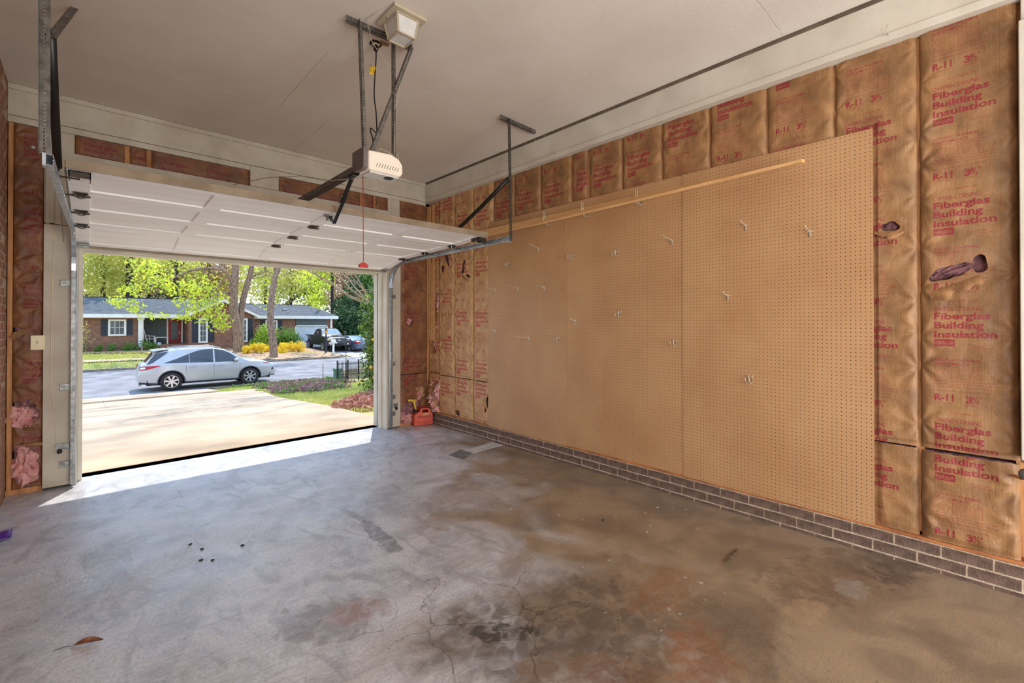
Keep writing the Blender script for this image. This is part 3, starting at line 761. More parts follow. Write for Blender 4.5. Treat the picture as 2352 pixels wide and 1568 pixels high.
def U_hook(seed):
    """double-prong J hook, origin at the board face"""
    s1 = MB(); s2 = MB()
    for dy, mbx in ((-0.0127, s1), (0.0127, s2)):
        pts = [(0.004, dy, 0.016), (-0.004, dy, 0.017), (-0.006, dy, 0.010), (-0.006, dy, -0.02)]
        for k in range(7):
            a = PI*k/6*0.95
            pts.append((-0.006-0.024*(1-math.cos(a)), dy*(1+0.1*k/6), -0.02-0.018*math.sin(a)))
        pts.append((-0.062, dy*1.15, 0.004))
        mbx.tube(pts, 0.0029, 7)
    return s1, s2
hookU = None
hooksU = [(3.796,2.083),(2.871,2.078),(2.349,2.054),(2.317,1.50),(3.049,1.249),(1.79,1.258),(1.214,1.012)]
LU = ['double-prong hook highest and farthest left on the pegboard, near the track end',
      'double-prong hook on the left pegboard seam, upper level', 'double-prong hook upper left on the middle pegboard sheet',
      'double-prong hook at mid height on the middle pegboard sheet', 'double-prong hook left of the left seam, low on the far sheet',
      'double-prong hook low on the middle sheet, just left of the right seam', 'double-prong hook lowest on the nearest pegboard sheet']
def place_U(y, z, lab, x=PEG_X, first=[None]):
    if first[0] is None:
        t = thing('pegboard_hook', (0, 0, 0), lab, 'hook', 'double-prong hooks on the pegboard', world=False)
        a, b = U_hook(0)
        build('prong', a, M['hook'], t, smooth=True, fix=False); build('prong', b, M['hook'], t, smooth=True, fix=False)
        build('cross_bar', MB().tube([(-0.006, -0.0127, 0.004), (-0.006, 0.0127, 0.004)], 0.0018, 6), M['hook'], t)
        first[0] = t
    else: t = copy_tree(first[0]); t['label'] = lab
    t.location = (x, y, z); return t
for (y, z), lb in zip(hooksU, LU): place_U(y, z, lb)
hooksS = [(3.336,2.198,.14,.6),(1.815,2.083,.15,.1),(1.241,2.117,.10,.1),(0.837,2.014,.12,.1),(1.371,1.611,.09,.1),(3.645,1.791,.14,.1),(3.248,1.775,.14,.1),(2.833,1.422,.08,.1),(3.474,1.237,.20,.05),(4.023,1.791,.15,.1),(4.039,1.309,.14,.1)]
LS = ['single long hook high on the far sheet, pointing up','single long hook high on the middle sheet near the right seam','short single hook high on the nearest sheet, left of its twin',
 'single hook high on the nearest sheet, right of its twin','short single hook at mid height on the nearest sheet','single hook left of a pair at mid height on the far sheet','single hook right of a pair at mid height on the far sheet',
 'short single hook just right of the left pegboard seam','longest single hook, low on the far sheet','thin hook at the left edge of the pegboard, upper one','thin hook at the left edge of the pegboard, lower one']
for (y, z, L, up), lb in zip(hooksS, LS):
    t = thing('pegboard_hook', (PEG_X, y, z), lb, 'hook', 'single hooks on the pegboard', world=False)
    pts = [(0.004, 0, 0.010), (-0.004, 0, 0.010), (-0.02, 0, 0.012)] + [(-0.02-(L-0.02)*k/5, 0, 0.012+up*L*k/5*0.15+0.01*(k/5)**3) for k in range(1, 6)]
    pts[-1] = (pts[-1][0], pts[-1][1], pts[-1][2]+0.01)
    build('arm', MB().tube(pts, 0.0029, 7), M['hook'], t, smooth=True, fix=False)
    build('base_clip', MB().box(-0.006, -0.001, -0.018, 0.018, 0.003, 0.011).box(-0.007, -0.001, -0.0045, 0.0045, -0.028, 0.006), M['hook'], t, bev=0.001)
# bottle of white scratch marks on the board is left to the material; pine stick held by wire loops
def stick_pt(t):
    y = 4.30 + (0.845-4.30)*t; x = 3.470 + (3.395-3.470)*t; z = 2.478 + (2.468-2.478)*t
    return Vector((x, y, z))
def stick_fn():
    mb = MB(); N = 24
    for k in range(N+1):
        t = k/N; c = stick_pt(t); ang = interp(t, 0, 1, R(82), R(14)); wv, th = 0.085, 0.022
        ex = Vector((math.cos(ang), 0, math.sin(ang))); ez = Vector((-math.sin(ang), 0, math.cos(ang)))
        for i, j in ((-1,-1),(1,-1),(1,1),(-1,1)): mb.v.append(tuple(c+ex*(i*wv/2)+ez*(j*th/2)))
    for k in range(N):
        for q in range(4): a = k*4+q; b = k*4+(q+1) % 4; mb.f.append((a, b, b+4, a+4))
    mb.f.append((3,2,1,0)); mb.f.append((N*4, N*4+1, N*4+2, N*4+3)); return mb
stk = build('wood_board', stick_fn(), M['pine'], org=(3.45, 2.6, 2.47))
tag(stk, 'long twisted pine board lying on hooks along the top of the pegboard', 'board')
for k, (y, lb) in enumerate(((3.164, 'wire loop hook under the far end of the pine board'), (2.67, 'wire loop hook over the pine board near the left seam'), (2.089, 'wire loop hook over the middle of the pine board'))):
    t = thing('wire_hook', (PEG_X, y, 2.50), lb, 'hook', 'wire loops holding the pine board')
    for s in (-1, 1):
        yy = y+s*0.011
        build('prong', MB().tube([(PEG_X+.004, yy, 2.47), (PEG_X-.012, yy, 2.435), (PEG_X-.05, yy, 2.425), (PEG_X-.085, yy, 2.45), (PEG_X-.10, yy, 2.50), (PEG_X-.098, yy, 2.55), (PEG_X-.088, yy-s*.006, 2.562)], 0.0028, 6), M['hook'], t, smooth=True, fix=False)

# ------------------------------------------------------------------ front wall
wf = MB().box(XL-0.3, -0.10, YF+0.095, 5.72, -0.3, ZC+0.3).box(2.92, XR+0.3, YF+0.095, 5.72, -0.3, ZC+0.3).box(-0.10, 2.92, YF+0.095, 5.72, 2.12, ZC+0.3)
wall_f = struct('wall_front', wf, M['dark'], 'front wall around the garage door opening')
P2 = M['white_paint']
def fb(name, x0, x1, z0, z1, y0=YF, y1=YF+0.09, m_=None, bev=0.003): return build(name, MB().box(x0, x1, y0, y1, z0, z1), m_ or P2, wall_f, bev=bev)
fb('ceiling_board', XL, 3.475, 3.155, ZC-0.002, YF-0.005, YF+0.09)
fb('crown_strip', XL, 3.475, 3.325, ZC-0.001, YF-0.022, YF-0.005)
fb('header_board', XL, 3.475, 3.108, 3.150, YF-0.030, YF+0.09)
fb('header_board', XL, 3.475, 3.052, 3.105, YF-0.022, YF+0.09)
fb('door_header', -0.27, 3.075, 2.26, 2.885, YF-0.018, YF+0.09)
fb('king_post', -0.27, -0.086, 2.885, 3.052, YF-0.012); fb('king_post', 1.272, 1.555, 2.885, 3.10, YF-0.034)
fb('king_post', 2.895, 3.07, 2.885, 3.052, YF-0.016)
fb('jamb_board', -0.270, -0.095, 0.02, 2.245, YF-0.036); fb('jamb_board', -0.262, -0.235, 2.25, 2.9, YF-0.03); fb('jamb_board', -0.205, -0.1, 2.25, 2.9, YF-0.03)
fb('jamb_board', 2.895, 3.074, 0.02, 2.6, YF-0.036)
# door frame through the wall thickness and outside casing
fb('door_jamb', -0.095, -0.060, 0.0, 2.13, YF-0.01, 5.74, M['white_paint2']); fb('door_jamb', 2.872, 2.900, 0.0, 2.13, YF-0.01, 5.74, M['white_paint2'])
fb('door_jamb', -0.06, 2.872, 2.10, 2.15, YF+0.02, 5.74, M['white_paint2'])
fb('stop_moulding', -0.060, -0.028, 0.0, 2.10, 5.60, 5.64, M['white_paint2']); fb('stop_moulding', 2.84, 2.872, 0.0, 2.10, 5.60, 5.64, M['white_paint2'])
fb('stop_moulding', -0.03, 2.84, 2.062, 2.10, 5.60, 5.64, M['white_paint2'])
fb('corner_stud', XL+0.004, XL+0.034, 0.02, 3.05, YF-0.006, YF+0.09, M['stud'])
fb('corner_stud', 3.512, XR+0.02, 0.02, 3.05, YF-0.002, YF+0.09, M['stud'])
fb('bottom_plate', XL, -0.27, 0.0, 0.045, YF-0.01, YF+0.09, M['stud']); fb('bottom_plate', 3.075, XR, 0.0, 0.04, YF+0.0, YF+0.09, M['stud'])
for x in (0.247, 0.405, 2.52, 2.70): fb('cripple_stud', x, x+0.038, 2.885, 3.052, YF+0.010, YF+0.09, M['stud'])
GF = 'kraft-faced insulation batts of the front wall'
def fbatt(lb, x0, x1, z0, z1, zf, seed, **k): return make_batt(lb, 'y', x0, x1, z0, z1, ph(zf), seed, k.pop('mt', K_C), usepeg=False, group=GF, **k)
fl_ = fbatt('tall brown kraft batt in the left corner bay, torn open near its foot', XL+0.036, -0.272, 0.05, 3.048, 2.95, 201, amp=0.016,
   holes=((-0.43, 1.33, 0.05, 0.05, 0.2), (-0.39, 0.66, 0.10, 0.11, 0.3), (-0.375, 0.24, 0.085, 0.17, 0.2)))
fluff(fl_, 'y', -0.39, 0.63, 0.10, 0.11, 0.05, 301); fluff(fl_, 'y', -0.37, 0.58, 0.09, 0.05, 0.06, 303)
fluff(fl_, 'y', -0.37, 0.23, 0.095, 0.17, 0.07, 302)
flap(fl_, 'y', -0.44, 1.27, -0.36, 1.33, 0.07, 1.2, 305); flap(fl_, 'y', -0.42, 0.395, -0.23, 0.375, 0.035, 1.0, 306)
fbatt('kraft insulation strip over the door header, left of the first cripple stud', -0.082, 0.247, 2.89, 3.048, 2.99, 202, amp=0.01)
fbatt('short kraft insulation piece between the two left cripple studs', 0.285, 0.405, 2.89, 3.048, 2.95, 203, amp=0.01)
fbatt('kraft insulation strip over the header, from the second stud to the wide post', 0.443, 1.27, 2.89, 3.048, 2.965, 204, amp=0.01)
fbatt('kraft insulation strip over the header behind the opener rail', 1.557, 2.52, 2.89, 3.048, 2.9, 205, amp=0.01)
fbatt('short kraft piece between the two right cripple studs', 2.558, 2.70, 2.89, 3.048, 2.95, 206, amp=0.01)
fbatt('kraft insulation piece over the header beside the right post', 2.738, 2.893, 2.89, 3.048, 2.93, 207, amp=0.01)
frc = fbatt('tall dark kraft batt in the right corner bay of the front wall', 3.078, 3.508, 0.705, 3.048, 2.16, 208, amp=0.02, holes=((3.22, 1.42, 0.05, 0.05, 0.2),))
fluff(frc, 'y', 3.22, 1.42, 0.07, 0.07, 0.035, 311)
frl = fbatt('lower dark kraft batt in the right corner bay, wool falling out at the floor', 3.078, 3.508, 0.05, 0.695, 0.1, 209, amp=0.02, holes=((3.25, 0.20, 0.16, 0.15, 0.1),))
fluff(frl, 'y', 3.22, 0.22, 0.14, 0.13, 0.05, 312, 'pinkgrey'); fluff(frl, 'y', 3.24, 0.09, 0.16, 0.075, 0.10, 313, 'pink')
fluff(frl, 'y', 3.38, 0.42, 0.05, 0.12, 0.10, 314, 'pink', rot=-0.5); flap(frl, 'y', 3.30, 0.50, 3.40, 0.36, 0.09, 1.4, 315)

# light switch on the left batt
sw = thing('light_switch', (-0.30, YF-0.03, 1.24), 'ivory light switch plate on the left side of the door', 'light switch')
build('cover_plate', MB().box(-0.342, -0.258, YF-0.042, YF-0.034, 1.185, 1.305), M['ivory'], sw, bev=0.003)
build('toggle', MB().cbox((-0.300, YF-0.049, 1.247), (0.009, 0.018, 0.020), Matrix.Rotation(0.5, 3, 'X')), M['ivory'], sw, bev=0.001)
for z in (1.215, 1.275): build('screw', MB().cyl((-0.300, YF-0.0435, z), (-0.300, YF-0.041, z), 0.003, 8), M['steel'], sw)
wire = build('bell_wire', MB().tube([(-0.205, YF-0.04, 2.25), (-0.213, YF-0.04, 1.9), (-0.222, YF-0.04, 1.4), (-0.222, YF-0.04, 0.85), (-0.196, YF-0.04, 0.62), (-0.190, YF-0.04, 0.40)], [0.0022]*4+[0.001]*2, 6), M['ivory'], smooth=True, fix=False)
tag(wire, 'thin white sensor wire running down the left jamb board', 'wire')

# ------------------------------------------------------------------ left brick wall
wl = MB().box(XL-0.25, XL-0.002, -1.2, YF+0.2, -0.2, ZC+0.1).box(XL-0.25, XL-0.002, YB-0.2, -2.8, -0.2, ZC+0.1).box(XL-0.25, XL-0.002, -2.8, -1.2, -0.2, 0.28).box(XL-0.25, XL-0.002, -2.8, -1.2, 2.22, ZC+0.1)
wall_l = struct('wall_left', wl, M['mortar'], 'brown brick side wall')
bml = [brick_mesh(0.193, 0.057, 0.05, M['brick_red'], 40+i) for i in range(6)]
for row in range(50):
    zc = 0.030 + row*0.0677
    if zc > ZC-0.02: break
    off = 0.1016*(row % 2)
    for k in range(6):
        yc = YF-0.11-k*0.2032-off+0.06
        inst('brick', bml[random.randrange(6)], (XL-0.025+random.uniform(-.0015,.0015), yc, zc), wall_l, (0, 0, PI/2))
# the rest of that wall, behind and beside the camera, in one piece
rest = MB()
for row in range(50):
    zc = 0.030 + row*0.0677
    if zc > ZC-0.02: break
    for k in range(6, 40):
        yc = YF-0.11-k*0.2032-0.1016*(row % 2)+0.06
        if yc < YB: break
        if -2.9 < yc < -1.1 and 0.25 < zc < 2.25: continue
        rest.box(XL-0.05, XL, yc-0.0965, yc+0.0965, zc-0.0285, zc+0.0285)
ro = build('brickwork', rest, M['brick_red'], wall_l); ro['kind'] = 'stuff'
w2 = MB().box(XL-0.1,XL-0.05,-2.8,-1.2,0.28,0.33).box(XL-0.1,XL-0.05,-2.8,-1.2,2.17,2.22).box(XL-0.1,XL-0.05,-2.8,-2.75,0.28,2.22).box(XL-0.1,XL-0.05,-1.25,-1.2,0.28,2.22)  # unseen window frame added around the side fill light
struct('fill_window_2', w2, M['white_paint2'], 'added side window frame behind the camera for the fill light')
# rear wall behind the camera, with a window added for the fill light
wbk = MB().box(XL-0.3, 0.55, YB-0.12, YB, 0, ZC).box(3.25, XR+0.3, YB-0.12, YB, 0, ZC).box(0.55, 3.25, YB-0.12, YB, 0, 0.10).box(0.55, 3.25, YB-0.12, YB, 2.30, ZC)
struct('wall_back', wbk, M['white_paint2'], 'plain rear wall with a wide opening added for fill light')
wfm = MB().box(0.55,3.25,YB-0.08,YB-0.04,0.10,0.15).box(0.55,3.25,YB-0.08,YB-0.04,2.25,2.30).box(0.55,0.60,YB-0.08,YB-0.04,0.10,2.30).box(3.2,3.25,YB-0.08,YB-0.04,0.10,2.30).box(1.88,1.92,YB-0.08,YB-0.04,0.10,2.30)
struct('fill_window_1', wfm, M['white_paint2'], 'added unseen rear window frame at the fill light')
# white casing of the side door at the right edge, with its knob and jamb foot
cs = MB().box(XR-0.10, XR+0.02, -0.185, -0.093, 0.72, 2.95)
build('trim_board', cs, M['white_paint2'], wall_r, bev=0.003)
build('trim_board', MB().box(XR-0.05, XR-0.005, -0.42, -0.102, 2.97, 3.08), M['white_paint2'], wall_r, bev=0.003)
kb = thing('knob_on_peg', (XR-0.08, -0.095, 0.64), 'dull round knob on a wooden peg at the right edge', 'knob')
build('knob', MB().blob((XR-0.12, -0.105, 0.655), (0.025, 0.025, 0.03), 1, 0.02), M['steel_dull'], kb, smooth=True)
build('peg', MB().cyl((XR-0.10, -0.10, 0.625), (XR+0.0, -0.05, 0.62), 0.008, 10), M['stud'], kb)

# ------------------------------------------------------------------ overhead garage door
door = thing('garage_door', (1.385, 4.4, 2.2), 'white sectional garage door rolled up overhead', 'garage door')
DX0, DX1 = -0.088, 2.862
def dz(y):  # underside height along Y
    pts = [(3.395, 2.245), (3.92, 2.222), (4.44, 2.205), (4.955, 2.190), (5.455, 2.085)]
    for (a, za), (b, zb) in zip(pts, pts[1:]):
        if y <= b: return za+(zb-za)*(y-a)/(b-a)
    return pts[-1][1]
secY = [3.395, 3.92, 4.44, 4.955, 5.455]
TH_ = 0.040
for s in range(4):
    y0, y1 = secY[s]+0.002, secY[s+1]-0.002
    z0, z1 = dz(secY[s]), dz(secY[s+1]-1e-6)
    def P(x, t, d, y0=y0, y1=y1, z0=z0, z1=z1):   # t along the section, d above the underside
        v_ = Vector((0, y1-y0, z1-z0)).normalized(); n_ = Vector((0, -v_.z, v_.y))
        L = math.hypot(y1-y0, z1-z0)
        p = Vector((x, y0, z0))+v_*(t*L)+n_*d
        return tuple(p)
    L = math.hypot(y1-y0, z1-z0)
    cols = [DX0, 0.650, 1.385, 2.120, DX1]
    rail = 0.075/L; sw_ = 0.05
    fr_ = MB()
    def bx(x0, x1, t0, t1, d0, d1, mb=fr_):
        mb.add([P(x0,t0,d0),P(x1,t0,d0),P(x1,t1,d0),P(x0,t1,d0),P(x0,t0,d1),P(x1,t0,d1),P(x1,t1,d1),P(x0,t1,d1)],
               [(0,3,2,1),(4,5,6,7),(0,1,5,4),(1,2,6,5),(2,3,7,6),(3,0,4,7)])
    bx(DX0, DX1, 0, rail, 0, TH_); bx(DX0, DX1, 1-rail, 1, 0, TH_)
    edges = [DX0, DX0+0.10]+[c for m_ in cols[1:-1] for c in (m_-sw_, m_+sw_)]+[DX1-0.10, DX1]
    for q in range(0, len(edges), 2): bx(edges[q], edges[q+1], rail, 1-rail, 0, TH_)
    sec = build('door_section', fr_, M['door_in'], door, bev=0.004)
    for q in range(1, len(edges)-1, 2):
        pm = MB()
        pm.add([P(edges[q],rail,0.012),P(edges[q+1],rail,0.012),P(edges[q+1],1-rail,0.012),P(edges[q],1-rail,0.012),
                P(edges[q],rail,0.03),P(edges[q+1],rail,0.03),P(edges[q+1],1-rail,0.03),P(edges[q],1-rail,0.03)],
               [(0,3,2,1),(4,5,6,7),(0,1,5,4),(1,2,6,5),(2,3,7,6),(3,0,4,7)])
        build('panel', pm, M['door_in'], sec)
# end edge boards and bottom seal
build('top_edge', MB().box(DX0, DX1, 3.386, 3.394, 2.243, 2.292), M['door_edge'], door)
build('side_edge', MB().bar((DX0-0.004, 3.395, 2.266), (DX0-0.004, 4.955, 2.212), 0.006, 0.042).bar((DX0-0.004, 4.955, 2.212), (DX0-0.004, 5.455, 2.107), 0.006, 0.042), M['door_edge'], door)
build('bottom_seal', MB().bar((DX0, 5.468, 2.095), (DX1, 5.468, 2.095), 0.028, 0.05), M['door_edge'], door, bev=0.006)
# hinges and rollers
def hinge(x, y, kind):
    z = dz(y)
    h_ = build('hinge', MB().box(x-0.035, x+0.035, y-0.042, y+0.042, z-0.004, z-0.0005)
        .box(x-0.03, x+0.03, y-0.004, y+0.010, z-0.022, z-0.003)
        .cyl((x-0.045, y+0.003, z-0.014), (x+0.045, y+0.003, z-0.014), 0.006, 8), M['hw_dark'], door)
    sx_ = 1 if x > 1.4 else -1
    if kind:
        ex = (2.918 if sx_ > 0 else -0.095-0.05*(5.1-y)/2.0)
        build('roller', MB().cyl((x+sx_*0.04, y+0.003, z-0.014), (ex, y+0.003, z-0.014), 0.005, 8).cyl((ex-0.006, y+0.003, z-0.014), (ex+0.006, y+0.003, z-0.014), 0.021, 14), M['hw_dark'], h_)
        build('bracket_arch', MB().tube([(x-0.032, y-0.035, z-0.004), (x-0.02, y-0.035, z-0.03), (x, y-0.035, z-0.038), (x+0.02, y-0.035, z-0.03), (x+0.032, y-0.035, z-0.004)], 0.004, 6), M['steel'], h_)
for y in secY[1:4]:
    hinge(DX0+0.055, y, True); hinge(DX1-0.055, y, True); hinge(1.385, y, False)
for x in (DX0+0.055, DX1-0.055):
    z = dz(3.48)
    tb = build('top_bracket', MB().box(x-0.045, x+0.045, 3.42, 3.53, z-0.004, z).box(x-0.045, x-0.04, 3.42, 3.53, z-0.035, z).box(x+0.04, x+0.045, 3.42, 3.53, z-0.035, z)
       .box(x-0.045, x+0.045, 3.42, 3.424, z-0.035, z), M['hw_dark'], door)
    for yy in (3.452, 3.50): build('slot', MB().box(x-0.016, x+0.0, yy-0.008, yy+0.008, z-0.006, z-0.0035), M['steel'], tb)
    ex = 2.918 if x > 1.4 else -0.138
    build('roller', MB().cyl((x, 3.50, z-0.025), (ex, 3.50, z-0.025), 0.005, 8).cyl((ex-.006, 3.50, z-0.025), (ex+.006, 3.50, z-0.025), 0.021, 14), M['hw_dark'], door)
    z = dz(5.40)
    build('bottom_bracket', MB().box(x-0.04, x+0.045, 5.36, 5.45, z-0.014, z-0.006).box(x-0.04, x+0.045, 5.44, 5.45, z-0.03, z+0.02), M['steel'], door, bev=0.002)
build('lift_handle', MB().tube([(1.33, 5.44, 2.083), (1.335, 5.43, 2.055), (1.36, 5.42, 2.05), (1.43, 5.42, 2.05), (1.455, 5.43, 2.055), (1.46, 5.44, 2.083)], 0.004, 6), M['track'], door, smooth=True, fix=False)

# tracks
def channel(path, w_=0.05, lip=0.014, side=1):
    """open C channel following a path in the YZ plane at fixed X"""
    mb = MB(); prof = [(0.0, -w_/2), (0.0, w_/2), (side*-0.026, w_/2), (side*-0.026, w_/2-lip)]
    prof2 = [(0.0, -w_/2), (side*-0.026, -w_/2), (side*-0.026, -w_/2+lip)]
    for pr in (prof, prof2):
        n_ = len(path); o = len(mb.v)
        for i, p in enumerate(path):
            a = Vector(path[max(i-1, 0)]); b = Vector(path[min(i+1, n_-1)]); d = (b-a).normalized(); nn = Vector((0, -d.z, d.y))
            for dx, dn in pr: mb.v.append(tuple(Vector(p)+Vector((dx, 0, 0))+nn*dn))
        k = len(pr)
        for i in range(n_-1):
            for j in range(k-1): mb.f.append((o+i*k+j, o+i*k+j+1, o+(i+1)*k+j+1, o+(i+1)*k+j))
    return mb
def track(x, side, name_label, yback):
    xb = x if side > 0 else -0.150
    path = [(x, 5.425, 0.03), (x, 5.425, 1.86)]
    for k in range(1, 9):
        a = PI/2*k/8; path.append((x, 5.425-0.32*(1-math.cos(a)), 1.86+0.32*math.sin(a)))
    path += [((x+xb)/2, 4.2, 2.19), (xb, yback, 2.205)]
    t = thing('door_track', (x, 5.425, 0.0), name_label, 'track', 'garage door tracks')
    v_ = build('vertical_track', channel(path[:2], side=side), M['steel'], t, fix=False); h_ = build('horizontal_track', channel(path[1:], side=side), M['track'], t, fix=False)
    for ob in (v_, h_):
        so = ob.modifiers.new('thick', 'SOLIDIFY'); so.thickness = 0.002; so.offset = 0
    for ob, pth in ((v_, path[:2]), (h_, path[1:])):
        build('rolled_lip', MB().tube([(p[0]-side*0.026, p[1], p[2]) if True else p for p in [(q[0], q[1]-0.0, q[2]) for q in pth]], 0.008 if ob is v_ else 0.004, 8), M['track'], ob, smooth=True, fix=False)
    for z in ((0.20, 0.42, 0.86, 1.75) if side > 0 else (0.20, 0.35, 0.86, 1.75)):
        build('wall_bracket', MB().box(x-side*-0.0, x+side*0.07, 5.455, 5.462, z-0.028, z+0.028).box(x, x+side*0.006, 5.425, 5.46, z-0.02, z+0.02)
              .cyl((x+side*0.045, 5.448, z), (x+side*0.045, 5.456, z), 0.010, 8), M['steel'], t, bev=0.002)
    build('end_bracket', MB().box(min(xb, xb+side*0.012), max(xb, xb+side*0.012), yback, yback+0.06, 2.175, 2.235), M['track'], t)
    return t
track(2.925, 1, 'galvanised steel track on the right side of the door', 3.13)
track(-0.100, -1, 'galvanised steel track on the left side of the door', 3.13)

# photo-eye safety sensors
for x, s, lb in ((-0.165, 1, 'small black safety sensor low on the left jamb'), (3.00, -1, 'small black safety sensor low on the right jamb')):
    z = 0.33 if x < 1 else 0.28
    t = thing('safety_sensor', (x, YF-0.04, z), lb, 'sensor')
    build('bracket', MB().box(x-0.03, x+0.03, YF-0.044, YF-0.038, z+0.0, z+0.05).box(x-0.005, x+0.05*s if s > 0 else x+0.005, YF-0.06, YF-0.04, z-0.005, z+0.005), M['steel'], t)
    build('eye', MB().lathe([(0.004, -0.015), (0.018, -0.012), (0.020, 0.004), (0.012, 0.014)], (x, YF-0.065, z-0.012), 14, 'x'), M['black'], t, smooth=True)

# ------------------------------------------------------------------ perforated steel angle
def perf_strip(length, w_, pitch=0.019, r=0.0055, th=0.002):
    n_ = max(1, int(length/pitch)); mb = perforated(1, n_, pitch, r, th, -pitch/2, 0, w_, length)
    mb.v = [(a, b, c*length/(n_*pitch)) for a, b, c in mb.v]
    rest_ = (w_-pitch)/2
    if rest_ > 0.0005:
        for s in (-1, 1):
            y0 = s*pitch/2; y1 = s*w_/2
            mb.add([(0,y0,0),(0,y1,0),(0,y1,length),(0,y0,length)], [(0,1,2,3)])
            mb.add([(0,y1,0),(th,y1,0),(th,y1,length),(0,y1,length)], [(0,1,2,3)])
    return mb
def angle_mb(a, b, w_, x_dir, origin_flip=1):
    """L profile from a to b: one leg spans x_dir, the other its perpendicular"""
    a = Vector(a); b = Vector(b); d = (b-a); L = d.length; d.normalize()
    u = Vector(x_dir); u = (u-d*u.dot(d)).normalized(); v = d.cross(u)*origin_flip
    out_ = MB()
    for (p_, q_) in ((u, v), (v, u)):
        s_ = perf_strip(L, w_)
        o = len(out_.v)
        for (t_, y_, z_) in s_.v: out_.v.append(tuple(a+p_*(y_+w_/2)+q_*t_+d*z_))
        out_.f += [tuple(i+o for i in f) for f in s_.f]
    return out_
SD = M['steel_dull']
ho = thing('opener_hanger', (1.4, 2.8, ZC), 'perforated steel frame hanging the door opener from the ceiling', 'bracket')
build('ceiling_angle', angle_mb((1.19, 2.80, ZC-0.035), (1.66, 2.79, ZC-0.035), 0.032, (0, 0, 1), -1), SD, ho, fix=False)
build('post', angle_mb((1.262, 2.80, ZC-0.01), (1.295, 2.80, 2.50), 0.032, (1, 0, 0), 1), SD, ho, fix=False)
build('post', angle_mb((1.505, 2.805, ZC-0.01), (1.505, 2.80, 2.50), 0.030, (1, 0, 0), 1), SD, ho, fix=False)
build('brace', angle_mb((1.638, 2.79, ZC-0.015), (1.325, 2.79, 2.50), 0.032, (1, 0, 0), 1), SD, ho, fix=False)
for p in ((1.28, 2.79, 2.515), (1.52, 2.79, 2.515), (1.645, 2.78, 3.335), (1.275, 2.79, 3.33)): build('bolt', MB().cyl(p, (p[0], p[1]-0.012, p[2]), 0.007, 6), M['steel'], ho)

hr = thing('track_hanger', (2.93, 3.16, ZC), 'perforated steel hanger of the right door track', 'bracket', 'track hangers')
build('post', angle_mb((2.915, 3.165, ZC-0.02), (2.925, 3.150, 2.18), 0.036, (1, 0, 0), 1), SD, hr, fix=False)
build('ceiling_angle', angle_mb((2.83, 3.165, ZC-0.036), (3.32, 3.18, ZC-0.036), 0.034, (0, 0, 1), -1), SD, hr, fix=False)
build('bolt', MB().cyl((2.93, 3.15, 2.205), (2.93, 3.135, 2.205), 0.008, 6), M['steel'], hr)
hl_ = thing('track_hanger', (-0.19, 3.15, ZC), 'perforated steel hanger of the left door track with a slanted brace', 'bracket', 'track hangers')
build('post', angle_mb((-0.180, 3.16, ZC-0.005), (-0.174, 3.155, 2.235), 0.040, (1, 0, 0), 1), SD, hl_, fix=False)
build('brace', angle_mb((-0.085, 3.88, ZC-0.01), (-0.155, 3.19, 2.83), 0.038, (1, 0, 0), -1), SD, hl_, fix=False)
build('bolt', MB().cyl((-0.19, 3.14, 2.25), (-0.19, 3.125, 2.25), 0.008, 6), M['steel'], hl_)
# extension springs in black sleeves
for x, ya, za, yb, zb, lb in ((2.955, 3.19, 2.80, 4.02, 2.43, 'black sleeved extension spring right of the door'), (-0.14, 3.24, 2.86, 4.05, 2.40, 'black sleeved extension spring left of the door')):
    t = thing('door_spring', (x, ya, za), lb, 'spring', 'sleeved extension springs')
    build('sleeve', MB().tube([(x, ya, za), (x, (ya+yb)/2, (za+zb)/2-0.01), (x, yb, zb)], 0.021, 14), M['black'], t, smooth=True)
    build('pulley', MB().lathe([(0.006, -0.008), (0.034, -0.008), (0.028, 0.0), (0.034, 0.008), (0.006, 0.008)], (x, yb+0.055, zb-0.03), 18, 'x'), M['track'], t, smooth=True)
    build('fork', MB().tube([(x, yb, zb), (x, yb+0.05, zb-0.025)], 0.007, 8), M['hw_dark'], t)
    build('cable', MB().tube([(x, yb+0.055, zb-0.06), (x-0.01, 4.8, 2.30), (x-0.01, 5.40, 2.10)], 0.0018, 5).tube([(x, ya, za), (x, ya-0.03, za+0.02)], 0.004, 6), M['steel'], t)

# ------------------------------------------------------------------ door opener
op = thing('door_opener', (1.4, 2.8, 2.37), 'cream garage door opener motor box hanging from the ceiling', 'opener')
def rbox(x0, x1, y0, y1, z0, z1): return MB().box(x0, x1, y0, y1, z0, z1)
case = MB().prism([(1.300, 2.515), (1.46, 2.525), (1.515, 2.505), (1.543, 2.470), (1.545, 2.415), (1.528, 2.388), (1.310, 2.388), (1.300, 2.40)], 'y', 2.715, 2.86)
build('cover', case, M['opener_white'], op, bev=0.012)
build('end_cap', MB().prism([(2.73, 2.535), (2.90, 2.535), (2.90, 2.45), (2.87, 2.40), (2.75, 2.392), (2.73, 2.41)], 'x', 1.272, 1.301), M['opener_grey'], op, bev=0.004)
build('light_lens', MB().box(1.315, 1.52, 2.73, 2.85, 2.378, 2.389), M['lens'], op, bev=0.003)
build('base_vent', MB().lathe([(0.028, -0.004), (0.032, 0.0), (0.028, 0.002)], (1.465, 2.765, 2.377), 18), M['black'], op)
for k in range(9):
    x = 1.352+k*0.0185
    build('vent_slot', MB().bar((x, 2.7142, 2.418), (x+0.010, 2.7142, 2.444), 0.002, 0.0035, up=(0, 1, 0)), M['dark'], op)
